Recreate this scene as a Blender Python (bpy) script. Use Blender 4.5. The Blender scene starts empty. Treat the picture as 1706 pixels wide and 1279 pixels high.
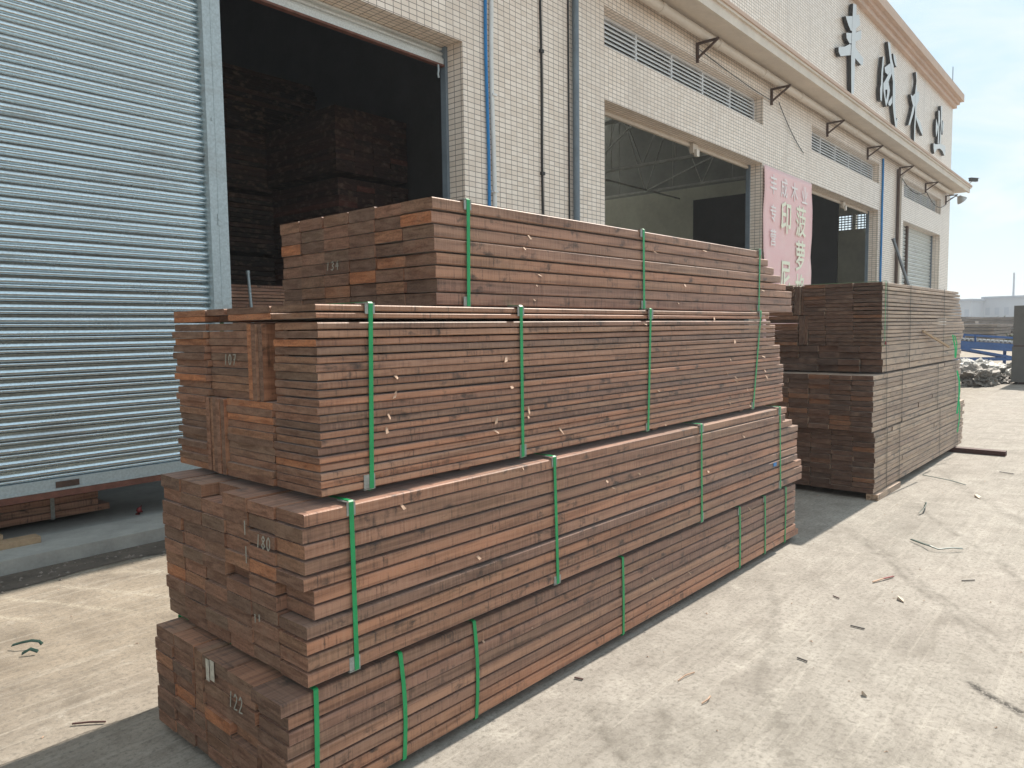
import bpy, bmesh, math, random
from mathutils import Vector, Matrix, noise as mnoise
random.seed(7)
R = math.radians
scene = bpy.context.scene
col = scene.collection

# ------------------------------------------------------------------ camera, sky, sun, exposure
cam_data = bpy.data.cameras.new("camera")
cam = bpy.data.objects.new("camera", cam_data); col.objects.link(cam); scene.camera = cam
YAW, PITCH, ROLL = 0.7114130905, 0.0747506676, -0.0131745225
fwd = Vector((math.cos(PITCH)*math.cos(YAW), math.cos(PITCH)*math.sin(YAW), -math.sin(PITCH)))
r0 = fwd.cross(Vector((0, 0, 1))).normalized(); u0 = r0.cross(fwd)
rgt = math.cos(ROLL)*r0 + math.sin(ROLL)*u0; upv = -math.sin(ROLL)*r0 + math.cos(ROLL)*u0
M = Matrix((rgt, upv, -fwd)).transposed().to_4x4(); M.translation = Vector((0, 0, 1.6))
cam.matrix_world = M
cam_data.sensor_width = 36.0; cam_data.lens = 1230/1706*36
cam_data.clip_start = 0.05; cam_data.clip_end = 2000

SUN_EL, SUN_AZ = R(46), R(-0.7)          # azimuth measured from +X (along the building) towards +Y
sun_d = bpy.data.lights.new("sun", 'SUN'); sun_d.energy = 3.5; sun_d.angle = R(0.6); sun_d.color = (1.0, 0.925, 0.82)
sun = bpy.data.objects.new("sun", sun_d); col.objects.link(sun)
sdir = Vector((math.cos(SUN_EL)*math.cos(SUN_AZ), math.cos(SUN_EL)*math.sin(SUN_AZ), math.sin(SUN_EL)))
sun.rotation_euler = sdir.to_track_quat('Z', 'Y').to_euler(); sun.location = (0, 0, 40)

world = bpy.data.worlds.new("World"); scene.world = world; world.use_nodes = True
wn = world.node_tree; wl = wn.links
bg = wn.nodes['Background']
sky = wn.nodes.new('ShaderNodeTexSky'); sky.sky_type = 'NISHITA'; sky.sun_disc = False
sky.sun_elevation = SUN_EL; sky.sun_rotation = R(90)-SUN_AZ; sky.air_density = 1.0; sky.dust_density = 1.5; sky.ozone_density = 1.0
tc = wn.nodes.new('ShaderNodeTexCoord'); mp = wn.nodes.new('ShaderNodeMapping'); mp.inputs['Scale'].default_value = (1.0, 1.0, 3.2)
mp.inputs['Location'].default_value = (0.35, 0.2, 0.1)
cn = wn.nodes.new('ShaderNodeTexNoise'); cn.inputs['Scale'].default_value = 3.2; cn.inputs['Detail'].default_value = 9; cn.inputs['Roughness'].default_value = 0.58; cn.inputs['Distortion'].default_value = 0.4
cr = wn.nodes.new('ShaderNodeValToRGB'); cr.color_ramp.elements[0].position = 0.40; cr.color_ramp.elements[0].color = (0.06, 0.06, 0.06, 1); cr.color_ramp.elements[1].position = 0.60; cr.color_ramp.elements[1].color = (0.9, 0.9, 0.9, 1)
sp = wn.nodes.new('ShaderNodeSeparateXYZ')
hz = wn.nodes.new('ShaderNodeMapRange'); hz.inputs[1].default_value = 0.02; hz.inputs[2].default_value = 0.24; hz.inputs[3].default_value = 0.95; hz.inputs[4].default_value = 0.0
mxm = wn.nodes.new('ShaderNodeMath'); mxm.operation = 'MAXIMUM'
cmix = wn.nodes.new('ShaderNodeMix'); cmix.data_type = 'RGBA'; 
# haze and cloud are brighter towards the sun than away from it
dot = wn.nodes.new('ShaderNodeVectorMath'); dot.operation = 'DOT_PRODUCT'; dot.inputs[1].default_value = sdir
nrm = wn.nodes.new('ShaderNodeVectorMath'); nrm.operation = 'NORMALIZE'
wl.new(tc.outputs['Generated'], nrm.inputs[0]); wl.new(nrm.outputs[0], dot.inputs[0])
asy = wn.nodes.new('ShaderNodeMapRange'); asy.inputs[1].default_value = -0.75; asy.inputs[2].default_value = 0.05; asy.inputs[3].default_value = 0.24; asy.inputs[4].default_value = 1.0
wl.new(dot.outputs['Value'], asy.inputs[0])
cb = wn.nodes.new('ShaderNodeVectorMath'); cb.operation = 'SCALE'; cb.inputs[0].default_value = (3.2, 3.4, 3.3)
as2 = wn.nodes.new('ShaderNodeMapRange'); as2.inputs[1].default_value = 0.2; as2.inputs[2].default_value = 0.72; as2.inputs[3].default_value = 1.35; as2.inputs[4].default_value = 0.95  # added brightening of the sky abeam of the sun, fills the front wall
am = wn.nodes.new('ShaderNodeMath'); am.operation = 'MULTIPLY'; wl.new(dot.outputs['Value'], as2.inputs[0]); wl.new(asy.outputs[0], am.inputs[0]); wl.new(as2.outputs[0], am.inputs[1])
wl.new(am.outputs[0], cb.inputs['Scale']); wl.new(cb.outputs[0], cmix.inputs['B'])
wl.new(tc.outputs['Generated'], mp.inputs['Vector']); wl.new(mp.outputs[0], cn.inputs['Vector']); wl.new(cn.outputs['Fac'], cr.inputs['Fac'])
wl.new(tc.outputs['Generated'], sp.inputs[0]); wl.new(sp.outputs['Z'], hz.inputs[0])
wl.new(cr.outputs['Color'], mxm.inputs[0]); wl.new(hz.outputs[0], mxm.inputs[1]); wl.new(mxm.outputs[0], cmix.inputs['Factor'])
blu = wn.nodes.new('ShaderNodeVectorMath'); blu.operation = 'MULTIPLY'; blu.inputs[1].default_value = (0.60, 0.76, 0.90)
wl.new(sky.outputs[0], blu.inputs[0]); bl2 = wn.nodes.new('ShaderNodeMix'); bl2.data_type = 'RGBA'; bl2.inputs['Factor'].default_value = 0.88; bl2.inputs['B'].default_value = (1.6, 2.3, 2.85, 1)
wl.new(blu.outputs[0], bl2.inputs['A']); wl.new(bl2.outputs['Result'], cmix.inputs['A']); wl.new(cmix.outputs['Result'], bg.inputs['Color']); bg.inputs['Strength'].default_value = 0.15
scene.view_settings.view_transform = 'Standard'; scene.view_settings.look = 'None'
scene.view_settings.exposure = 1.08; scene.view_settings.gamma = 1.0
scene.cycles.max_bounces = 6

# ------------------------------------------------------------------ node helpers and materials
class NT:
    def __init__(s, name, rough=0.7, metal=0.0, spec=0.4):
        s.m = bpy.data.materials.new(name); s.m.use_nodes = True; s.t = s.m.node_tree
        s.b = s.t.nodes['Principled BSDF']
        s.b.inputs['Roughness'].default_value = rough; s.b.inputs['Metallic'].default_value = metal
        s.b.inputs['Specular IOR Level'].default_value = spec
    def n(s, kind, **kw):
        nd = s.t.nodes.new(kind)
        for k, v in kw.items(): setattr(nd, k, v)
        return nd
    def set(s, sock, v):
        if isinstance(v, bpy.types.NodeSocket): s.t.links.new(v, sock)
        else: sock.default_value = v
    def math(s, op, a, b=None, c=None):
        nd = s.n('ShaderNodeMath', operation=op); s.set(nd.inputs[0], a)
        if b is not None: s.set(nd.inputs[1], b)
        if c is not None: s.set(nd.inputs[2], c)
        return nd.outputs[0]
    def vmath(s, op, a, b):
        nd = s.n('ShaderNodeVectorMath', operation=op); s.set(nd.inputs[0], a); s.set(nd.inputs[1], b); return nd.outputs[0]
    def noise(s, vec, scale, detail=3.0, rough=0.55, dist=0.0):
        nd = s.n('ShaderNodeTexNoise'); s.set(nd.inputs['Vector'], vec); nd.inputs['Scale'].default_value = scale
        nd.inputs['Detail'].default_value = detail; nd.inputs['Roughness'].default_value = rough; nd.inputs['Distortion'].default_value = dist
        return nd.outputs['Fac']
    def ramp(s, fac, stops):
        nd = s.n('ShaderNodeValToRGB'); s.set(nd.inputs['Fac'], fac); e = nd.color_ramp.elements
        while len(e) < len(stops): e.new(0.5)
        for i, (p, c) in enumerate(stops):
            e[i].position = p; e[i].color = (c, c, c, 1) if isinstance(c, (int, float)) else (*c, 1)
        return nd.outputs['Color']
    def mix(s, f, a, b, mode='MIX'):
        nd = s.n('ShaderNodeMix', data_type='RGBA', blend_type=mode); s.set(nd.inputs['Factor'], f)
        s.set(nd.inputs['A'], (*a, 1) if isinstance(a, tuple) and len(a) == 3 else a)
        s.set(nd.inputs['B'], (*b, 1) if isinstance(b, tuple) and len(b) == 3 else b); return nd.outputs['Result']
    def obj(s): return s.n('ShaderNodeTexCoord').outputs['Object']
    def rnd(s): return s.n('ShaderNodeObjectInfo').outputs['Random']
    def color(s, c): s.set(s.b.inputs['Base Color'], (*c, 1) if isinstance(c, tuple) else c)
    def bump(s, h, strength=0.3, dist=0.01):
        nd = s.n('ShaderNodeBump'); nd.inputs['Strength'].default_value = strength; nd.inputs['Distance'].default_value = dist
        s.set(nd.inputs['Height'], h); s.t.links.new(nd.outputs[0], s.b.inputs['Normal'])

def plain(name, c, rough=0.6, metal=0.0, var=0.25, scale=8.0, spec=0.4, bump=0.0):
    k = NT(name, rough, metal, spec); o = k.obj()
    f = k.noise(o, scale, 5, 0.6)
    g = k.noise(o, scale*9, 3, 0.6)
    f2 = k.math('ADD', k.math('MULTIPLY', f, 0.7), k.math('MULTIPLY', g, 0.3))
    k.color(k.mix(k.ramp(f2, [(0.3, 0.0), (0.7, 1.0)]), tuple(x*(1-var) for x in c), tuple(min(1, x*(1+var*0.6)) for x in c)))
    if bump: k.bump(f2, bump, 0.01)
    return k.m

def wood_side(name, tones, dark=(0.035, 0.022, 0.017)):
    k = NT(name, 0.55, 0, 0.45); r = k.rnd(); k.b.inputs['Sheen Weight'].default_value = 0.25; k.b.inputs['Sheen Roughness'].default_value = 0.4
    off = k.n('ShaderNodeCombineXYZ'); k.set(off.inputs[0], k.math('MULTIPLY', r, 57.0)); k.set(off.inputs[1], k.math('MULTIPLY', r, 31.0)); k.set(off.inputs[2], k.math('MULTIPLY', r, 13.0))
    v = k.vmath('ADD', k.obj(), off.outputs[0])
    grain = k.noise(k.vmath('MULTIPLY', v, (2.2, 42.0, 42.0)), 1.0, 5, 0.6, 0.5)
    saw = k.noise(k.vmath('MULTIPLY', v, (95.0, 2.0, 5.0)), 1.0, 3, 0.7)
    patch = k.noise(k.vmath('MULTIPLY', v, (2.6, 3.0, 9.0)), 1.0, 6, 0.62, 0.6)
    stain = k.noise(k.vmath('MULTIPLY', v, (9.0, 7.0, 15.0)), 1.0, 5, 0.65, 0.3)
    base = k.ramp(r, tones)
    hue = k.noise(k.vmath('MULTIPLY', v, (0.9, 1.0, 3.0)), 1.0, 3, 0.5)
    base = k.mix(k.ramp(hue, [(0.48, 0.0), (0.75, 0.6)]), base, (0.30, 0.185, 0.115))
    c = k.mix(k.ramp(grain, [(0.34, 0.75), (0.58, 0.0)]), base, k.mix(1.0, base, (0.36, 0.30, 0.27), 'MULTIPLY'))
    sw = k.math('MULTIPLY', k.ramp(saw, [(0.5, 0.0), (0.72, 1.0)]), k.ramp(patch, [(0.35, 0.15), (0.65, 0.8)]))
    c = k.mix(k.math('MULTIPLY', sw, 0.6), c, (0.45, 0.275, 0.185))
    dk = k.math('MULTIPLY', k.ramp(saw, [(0.28, 1.0), (0.46, 0.0)]), k.ramp(stain, [(0.42, 0.0), (0.56, 1.0)]))
    c = k.mix(k.math('MULTIPLY', dk, 0.9), c, dark)
    c = k.mix(k.ramp(stain, [(0.575, 0.0), (0.70, 0.85)]), c, dark)
    k.color(c)
    k.bump(k.math('ADD', k.math('MULTIPLY', grain, 0.6), k.math('MULTIPLY', saw, 0.6)), 0.7, 0.005)
    return k.m

def wood_end(name, tones, dark=(0.03, 0.022, 0.018)):
    k = NT(name, 0.8, 0, 0.25); r = k.rnd()
    r2 = k.math('FRACT', k.math('MULTIPLY', r, 7.31))
    off = k.n('ShaderNodeCombineXYZ'); k.set(off.inputs[0], k.math('MULTIPLY', r, 57.0)); k.set(off.inputs[1], k.math('MULTIPLY', r, 31.0)); k.set(off.inputs[2], k.math('MULTIPLY', r, 13.0))
    v = k.vmath('ADD', k.obj(), off.outputs[0])
    fine = k.noise(k.vmath('MULTIPLY', v, (60.0, 90.0, 160.0)), 1.0, 3, 0.7)
    ring = k.noise(k.vmath('MULTIPLY', v, (1.0, 9.0, 60.0)), 1.0, 4, 0.6, 0.8)
    bl = k.noise(k.vmath('MULTIPLY', v, (8.0, 9.0, 14.0)), 1.0, 4, 0.6)
    base = k.ramp(r2, tones)
    c = k.mix(k.ramp(ring, [(0.34, 0.85), (0.6, 0.0)]), base, k.mix(1.0, base, (0.48, 0.42, 0.4), 'MULTIPLY'))
    c = k.mix(k.ramp(fine, [(0.3, 0.45), (0.55, 0.0)]), c, dark)
    c = k.mix(k.ramp(bl, [(0.52, 0.0), (0.75, 0.5)]), c, (0.27, 0.18, 0.13))
    k.color(c); k.bump(k.math('ADD', fine, ring), 0.35, 0.003)
    return k.m

SIDE = wood_side("board_side", [(0.0, (0.24, 0.115, 0.068)), (0.15, (0.40, 0.202, 0.122)), (0.3, (0.215, 0.116, 0.082)), (0.45, (0.44, 0.232, 0.142)), (0.58, (0.29, 0.152, 0.104)), (0.7, (0.37, 0.182, 0.11)), (0.84, (0.46, 0.205, 0.112)), (1.0, (0.34, 0.19, 0.13))])
END = wood_end("board_end", [(0.0, (0.26, 0.14, 0.092)), (0.25, (0.17, 0.108, 0.078)), (0.5, (0.30, 0.16, 0.105)), (0.7, (0.20, 0.132, 0.093)), (0.87, (0.33, 0.175, 0.105)), (0.95, (0.46, 0.19, 0.09)), (1.0, (0.40, 0.17, 0.085))])
SIDE_GREY = wood_side("weathered_board_side", [(0.0, (0.27, 0.175, 0.115)), (0.3, (0.46, 0.325, 0.215)), (0.55, (0.36, 0.24, 0.16)), (0.8, (0.50, 0.355, 0.24)), (1.0, (0.29, 0.18, 0.12))])
END_DARK = wood_end("weathered_board_end", [(0.0, (0.15, 0.085, 0.06)), (0.3, (0.11, 0.074, 0.058)), (0.6, (0.16, 0.092, 0.065)), (0.85, (0.13, 0.085, 0.066)), (0.93, (0.25, 0.12, 0.065)), (1.0, (0.21, 0.105, 0.06))])
PALE_WOOD = plain("pale_wood", (0.42, 0.29, 0.18), 0.7, var=0.35, scale=20)
CHIP = plain("wood_chip", (0.5, 0.33, 0.23), 0.75, var=0.35, scale=40)
BEARER = plain("dark_bearer", (0.07, 0.028, 0.024), 0.7, var=0.4, scale=12, bump=0.3)
STRAP = plain("green_strap", (0.012, 0.29, 0.095), 0.38, var=0.25, scale=9)
STRAP_SUNLIT = plain("sunlit_green_strap", (0.02, 0.5, 0.17), 0.4)  # sunlit look of the strap tails put into a lighter green
STRAP_DK = plain("dark_green_strap", (0.02, 0.05, 0.038), 0.45, var=0.3)
STRAP_BLACK = plain("black_strap", (0.02, 0.02, 0.02), 0.5)
GUARD = plain("grey_corner_guard", (0.3, 0.31, 0.29), 0.5, 0.3, var=0.4, scale=40)
CHALK = plain("chalk", (0.34, 0.33, 0.28), 0.9)
CREAM = plain("cream_pipe", (0.62, 0.55, 0.47), 0.45, var=0.12, scale=2)
SOFFIT = plain("canopy_plaster", (0.66, 0.59, 0.51), 0.8, var=0.15, scale=1.5)
CORNICE = plain("cornice_paint", (0.55, 0.40, 0.31), 0.7, var=0.14, scale=2.0)
RUST = plain("rusty_iron", (0.085, 0.05, 0.036), 0.75, var=0.4, scale=20)
RUSTRED = plain("rust_red_paint", (0.16, 0.065, 0.045), 0.7, var=0.5, scale=14)
GREYPIPE = plain("grey_pipe", (0.16, 0.2, 0.235), 0.45, var=0.25, scale=3)
BLUE = plain("blue_hose", (0.015, 0.19, 0.48), 0.4, var=0.2)
BLACK = plain("black_plastic", (0.025, 0.023, 0.022), 0.5)
WHITEP = plain("white_pipe", (0.72, 0.72, 0.7), 0.4, var=0.12)
LETTER = plain("sign_face", (0.56, 0.56, 0.55), 0.3, 0.3, var=0.06, scale=3)
LETTER_SIDE = plain("sign_side", (0.02, 0.018, 0.016), 0.55)
CONC = plain("ledge_concrete", (0.38, 0.37, 0.34), 0.85, var=0.25, scale=5, bump=0.3)
FLOORIN = plain("warehouse_floor", (0.3, 0.3, 0.28), 0.8, var=0.3, scale=2)
INWALL = plain("inner_plaster", (0.66, 0.65, 0.57), 0.85, var=0.2, scale=0.7)
INUPPER = plain("inner_cladding", (0.34, 0.34, 0.33), 0.7, var=0.3, scale=0.8)
ROOFM = plain("roof_sheet", (0.27, 0.265, 0.25), 0.6, var=0.4, scale=1.2)
STEEL = plain("truss_steel", (0.68, 0.68, 0.66), 0.6, var=0.3, scale=4)
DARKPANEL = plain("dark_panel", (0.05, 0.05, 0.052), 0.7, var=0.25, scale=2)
LOUVRE = plain("louvre_metal", (0.66, 0.66, 0.66), 0.45, 0.15, var=0.15, scale=3)
DIRT = plain("dirt", (0.13, 0.105, 0.085), 0.95, var=0.55, scale=4, bump=0.6)
PEBBLE = plain("pebble", (0.24, 0.2, 0.17), 0.9, var=0.5, scale=30)
TARP = plain("white_tarp", (0.55, 0.54, 0.51), 0.6, var=0.6, scale=2.2)
TARPGREY = plain("grey_tarp", (0.2, 0.175, 0.15), 0.65, var=0.4, scale=4)
GREYSTK = plain("grey_panel_stack", (0.13, 0.125, 0.115), 0.8, var=0.2, scale=3)
CONVBLUE = plain("conveyor_blue", (0.025, 0.095, 0.28), 0.45, var=0.3, scale=2)
ROLLER = plain("roller_steel", (0.35, 0.36, 0.37), 0.35, 0.6)
FARWALL = plain("far_wall", (0.36, 0.38, 0.42), 0.8, var=0.12, scale=0.1)
FARROOF = plain("far_roof", (0.27, 0.30, 0.36), 0.8, var=0.12, scale=0.1)
FARWOOD = plain("far_timber", (0.17, 0.135, 0.11), 0.85, var=0.5, scale=1.5)
LEAF = plain("shrub_leaf", (0.08, 0.09, 0.045), 0.8, var=0.5, scale=3)
LAMPM = plain("lamp_metal", (0.45, 0.45, 0.44), 0.35, 0.5)
BANNERTXT = plain("banner_lettering", (0.84, 0.86, 0.70), 0.7, var=0.08, scale=6)
BANNERTXT2 = plain("banner_small_lettering", (0.88, 0.82, 0.81), 0.7, var=0.1, scale=6)
REDM = plain("red_plastic", (0.22, 0.035, 0.035), 0.6)

_k = NT("skylight_sheet", 0.6, 0, 0.3); _k.color((0.75, 0.75, 0.7)); _k.b.inputs['Transmission Weight'].default_value = 0.0
_t = _k.n('ShaderNodeBsdfTranslucent'); _t.inputs['Color'].default_value = (0.95, 0.95, 0.9, 1); _a = _k.n('ShaderNodeMixShader'); _a.inputs[0].default_value = 0.8
_k.t.links.new(_k.b.outputs[0], _a.inputs[1]); _k.t.links.new(_t.outputs[0], _a.inputs[2]); _k.t.links.new(_a.outputs[0], _k.t.nodes['Material Output'].inputs['Surface'])
SKYL = _k.m
def make_tile():
    k = NT("wall_tile", 0.32, 0, 0.4); o = k.n('ShaderNodeTexCoord')
    s = k.n('ShaderNodeSeparateXYZ'); k.set(s.inputs[0], o.outputs['Object'])
    g = k.n('ShaderNodeNewGeometry'); ns = k.n('ShaderNodeSeparateXYZ'); k.set(ns.inputs[0], g.outputs['True Normal'])
    ax = k.math('GREATER_THAN', k.math('ABSOLUTE', ns.outputs[0]), 0.5); az = k.math('GREATER_THAN', k.math('ABSOLUTE', ns.outputs[2]), 0.5)
    u = k.math('ADD', k.math('MULTIPLY', s.outputs[0], k.math('SUBTRACT', 1.0, ax)), k.math('MULTIPLY', s.outputs[1], ax))
    v = k.math('ADD', k.math('MULTIPLY', s.outputs[2], k.math('SUBTRACT', 1.0, az)), k.math('MULTIPLY', s.outputs[1], az))
    c = k.n('ShaderNodeCombineXYZ'); k.set(c.inputs[0], u); k.set(c.inputs[1], v)
    b = k.n('ShaderNodeTexBrick'); b.offset = 0.0; b.squash = 1.0; k.set(b.inputs['Vector'], c.outputs[0])
    b.inputs['Scale'].default_value = 1.0; b.inputs['Mortar Size'].default_value = 0.0042; b.inputs['Mortar Smooth'].default_value = 0.15
    b.inputs['Brick Width'].default_value = 0.106; b.inputs['Row Height'].default_value = 0.0585
    b.inputs['Color1'].default_value = (0.77, 0.655, 0.55, 1); b.inputs['Color2'].default_value = (0.89, 0.785, 0.685, 1); b.inputs['Mortar'].default_value = (0.2, 0.165, 0.14, 1)
    big = k.noise(o.outputs['Object'], 0.5, 5, 0.6)
    streak = k.noise(k.vmath('MULTIPLY', o.outputs['Object'], (2.5, 2.5, 0.12)), 1.0, 5, 0.6)
    col_ = k.mix(k.ramp(big, [(0.4, 0.0), (0.75, 0.25)]), b.outputs['Color'], (0.6, 0.5, 0.42))
    col_ = k.mix(k.ramp(streak, [(0.52, 0.0), (0.72, 0.34)]), col_, (0.44, 0.37, 0.31))
    k.color(col_)
    k.set(k.b.inputs['Roughness'], k.math('ADD', 0.3, k.math('MULTIPLY', b.outputs['Fac'], 0.5)))
    k.bump(k.math('SUBTRACT', 1.0, b.outputs['Fac']), 0.25, 0.002)
    return k.m
TILE = make_tile()

def make_galv(name, c, rough, metal, blue=0.0):
    k = NT(name, rough, metal, 0.5); o = k.obj()
    sp_ = k.noise(o, 60, 2, 0.5); dirt = k.noise(k.vmath('MULTIPLY', o, (1.2, 1.2, 5.0)), 1.0, 6, 0.65)
    cc = k.mix(k.ramp(sp_, [(0.35, 0.0), (0.65, 1.0)]), tuple(x*0.9 for x in c), tuple(min(1, x*1.1) for x in c))
    cc = k.mix(k.ramp(dirt, [(0.55, 0.0), (0.8, 0.5)]), cc, (0.22, 0.19, 0.17))
    k.color(cc); k.set(k.b.inputs['Roughness'], k.math('ADD', rough-0.08, k.math('MULTIPLY', dirt, 0.2)))
    return k.m
GALV = make_galv("galvanised_steel", (0.40, 0.46, 0.48), 0.5, 0.35)
SHUT = make_galv("shutter_steel", (0.60, 0.68, 0.715), 0.24, 1.0)
SHUT2 = make_galv("white_shutter_steel", (0.6, 0.62, 0.6), 0.45, 0.2)

def make_banner():
    k = NT("banner_cloth", 0.75, 0, 0.2); o = k.obj()
    f = k.noise(o, 1.2, 5, 0.6); g = k.noise(k.vmath('MULTIPLY', o, (1.0, 1.0, 6.0)), 1.5, 4, 0.6)
    c = k.mix(k.ramp(f, [(0.3, 0.0), (0.7, 1.0)]), (0.82, 0.52, 0.53), (0.86, 0.62, 0.61))
    c = k.mix(k.ramp(g, [(0.5, 0.0), (0.75, 0.3)]), c, (0.80, 0.68, 0.67)); k.color(c); return k.m
BANNER = make_banner()

def make_ground():
    k = NT("concrete_yard", 0.85, 0, 0.25); o = k.obj()
    s = k.n('ShaderNodeSeparateXYZ'); k.set(s.inputs[0], o)
    def rotn(ang, sx, sy, scale, detail, rough, dist, loc=(0, 0, 0)):
        m = k.n('ShaderNodeMapping'); k.set(m.inputs['Vector'], o); m.inputs['Rotation'].default_value = (0, 0, R(ang)); m.inputs['Scale'].default_value = (sx, sy, 1); m.inputs['Location'].default_value = loc
        return k.noise(m.outputs[0], scale, detail, rough, dist)
    big = k.noise(o, 0.33, 5, 0.6, 0.5); med = k.noise(o, 1.7, 8, 0.68, 0.6); mid2 = k.noise(o, 5.5, 6, 0.7, 0.3); fine = k.noise(o, 42, 4, 0.75); spk = k.noise(o, 160, 2, 0.6)
    br = rotn(24, 0.7, 22, 1.0, 7, 0.75, 0.8); br2 = rotn(-58, 1.2, 26, 1.0, 6, 0.75, 0.8, (5, 2, 0))
    ty = rotn(-33, 0.5, 3.2, 1.0, 5, 0.65, 1.8); ty2 = rotn(12, 0.7, 4.5, 1.0, 5, 0.65, 2.4, (3, 7, 0))
    c = k.mix(k.ramp(med, [(0.32, 0.0), (0.68, 1.0)]), (0.24, 0.217, 0.187), (0.38, 0.35, 0.308))
    c = k.mix(k.ramp(big, [(0.40, 0.0), (0.66, 0.55)]), c, (0.34, 0.298, 0.262))
    by = k.n('ShaderNodeMapRange'); k.set(by.inputs[0], s.outputs[1]); by.inputs[1].default_value = 2.3; by.inputs[2].default_value = 4.0
    c = k.mix(k.math('MULTIPLY', by.outputs[0], 0.6), c, k.mix(k.ramp(med, [(0.3, 0.0), (0.7, 1.0)]), (0.18, 0.138, 0.095), (0.36, 0.285, 0.20)))
    c = k.mix(k.ramp(mid2, [(0.30, 0.6), (0.52, 0.0)]), c, k.mix(1.0, c, (0.60, 0.58, 0.56), 'MULTIPLY'))
    c = k.mix(k.ramp(br, [(0.52, 0.0), (0.72, 0.5)]), c, (0.48, 0.44, 0.38))
    c = k.mix(k.ramp(br2, [(0.56, 0.0), (0.74, 0.4)]), c, (0.16, 0.14, 0.115))
    c = k.mix(k.ramp(ty, [(0.58, 0.0), (0.72, 0.4)]), c, (0.17, 0.15, 0.125))
    c = k.mix(k.ramp(ty2, [(0.6, 0.0), (0.72, 0.4)]), c, (0.18, 0.158, 0.13))
    c = k.mix(k.ramp(mid2, [(0.58, 0.0), (0.74, 0.6)]), c, (0.52, 0.48, 0.42))
    # tyre drags and scuffs: straight soft bands from P to Q
    warp = k.math('MULTIPLY', k.math('SUBTRACT', k.noise(o, 1.3, 3, 0.6), 0.5), 0.22)
    def band(P, Q, w, a, colr=(0.13, 0.115, 0.095), rough=9.0):
        nonlocal c
        d = Vector((Q[0]-P[0], Q[1]-P[1], 0)); L = d.length; d.normalize()
        t = k.math('ADD', k.math('ADD', k.math('MULTIPLY', s.outputs[0], d.x), k.math('MULTIPLY', s.outputs[1], d.y)), -(P[0]*d.x+P[1]*d.y))
        n_ = k.math('ADD', k.math('ADD', k.math('MULTIPLY', s.outputs[0], -d.y), k.math('MULTIPLY', s.outputs[1], d.x)), P[0]*d.y-P[1]*d.x)
        n_ = k.math('ABSOLUTE', k.math('ADD', n_, warp))
        m = k.ramp(k.math('DIVIDE', n_, w), [(0.0, 1.0), (1.0, 0.0)])
        e = k.ramp(k.math('DIVIDE', t, L), [(0.0, 0.0), (0.12, 1.0), (0.8, 1.0), (1.0, 0.0)])
        f = k.math('MULTIPLY', k.math('MULTIPLY', m, e), k.math('MULTIPLY', k.ramp(k.noise(o, rough, 5, 0.75), [(0.38, 0.0), (0.58, 1.0)]), a))
        c = k.mix(f, c, colr)
    band((6.0, 1.75), (3.9, .3), .05, .7); band((6.15, 1.8), (4.05, .3), .035, .6); band((7.4, 1.6), (5.1, .35), .05, .6); band((9.5, 1.9), (6.0, .2), .06, .5)
    band((2.5, 1.75), (2.05, 1.2), .045, .75); band((2.75, 1.5), (1.9, 1.15), .04, .6); band((3.75, .56), (3.5, .28), .035, 1.6, (0.05, 0.045, 0.04), 30)
    band((3.2, 1.3), (2.0, .5), .08, .6); band((4.5, 1.7), (3.0, 1.2), .06, .5); band((2.9, .9), (2.2, .1), .07, .55)
    band((1.25, 5.35), (1.75, 4.3), .04, .5, (0.55, 0.49, 0.39), 45); band((1.55, 5.3), (2.0, 4.4), .05, .5, (0.56, 0.5, 0.41), 60); band((1.9, 5.25), (2.35, 4.7), .04, .45, (0.55, 0.49, 0.39), 50); band((1.0, 5.3), (1.3, 4.6), .04, .6, (0.56, 0.5, 0.4), 60)
    c = k.mix(k.ramp(fine, [(0.30, 0.75), (0.52, 0.0)]), c, (0.14, 0.124, 0.105))
    c = k.mix(k.ramp(spk, [(0.6, 0.0), (0.75, 0.4)]), c, (0.56, 0.52, 0.46))
    cy = k.math('ABSOLUTE', k.math('SUBTRACT', k.math('ADD', s.outputs[1], k.math('MULTIPLY', k.noise(o, 2.0, 5, 0.7), 0.12)), 3.24))
    c = k.mix(k.ramp(cy, [(0.0, 0.75), (0.008, 0.0)]), c, (0.07, 0.06, 0.05))
    k.color(c); k.bump(k.math('ADD', k.math('MULTIPLY', fine, 0.6), k.math('MULTIPLY', br, 0.6)), 0.5, 0.008)
    return k.m
GROUND = make_ground()

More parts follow.
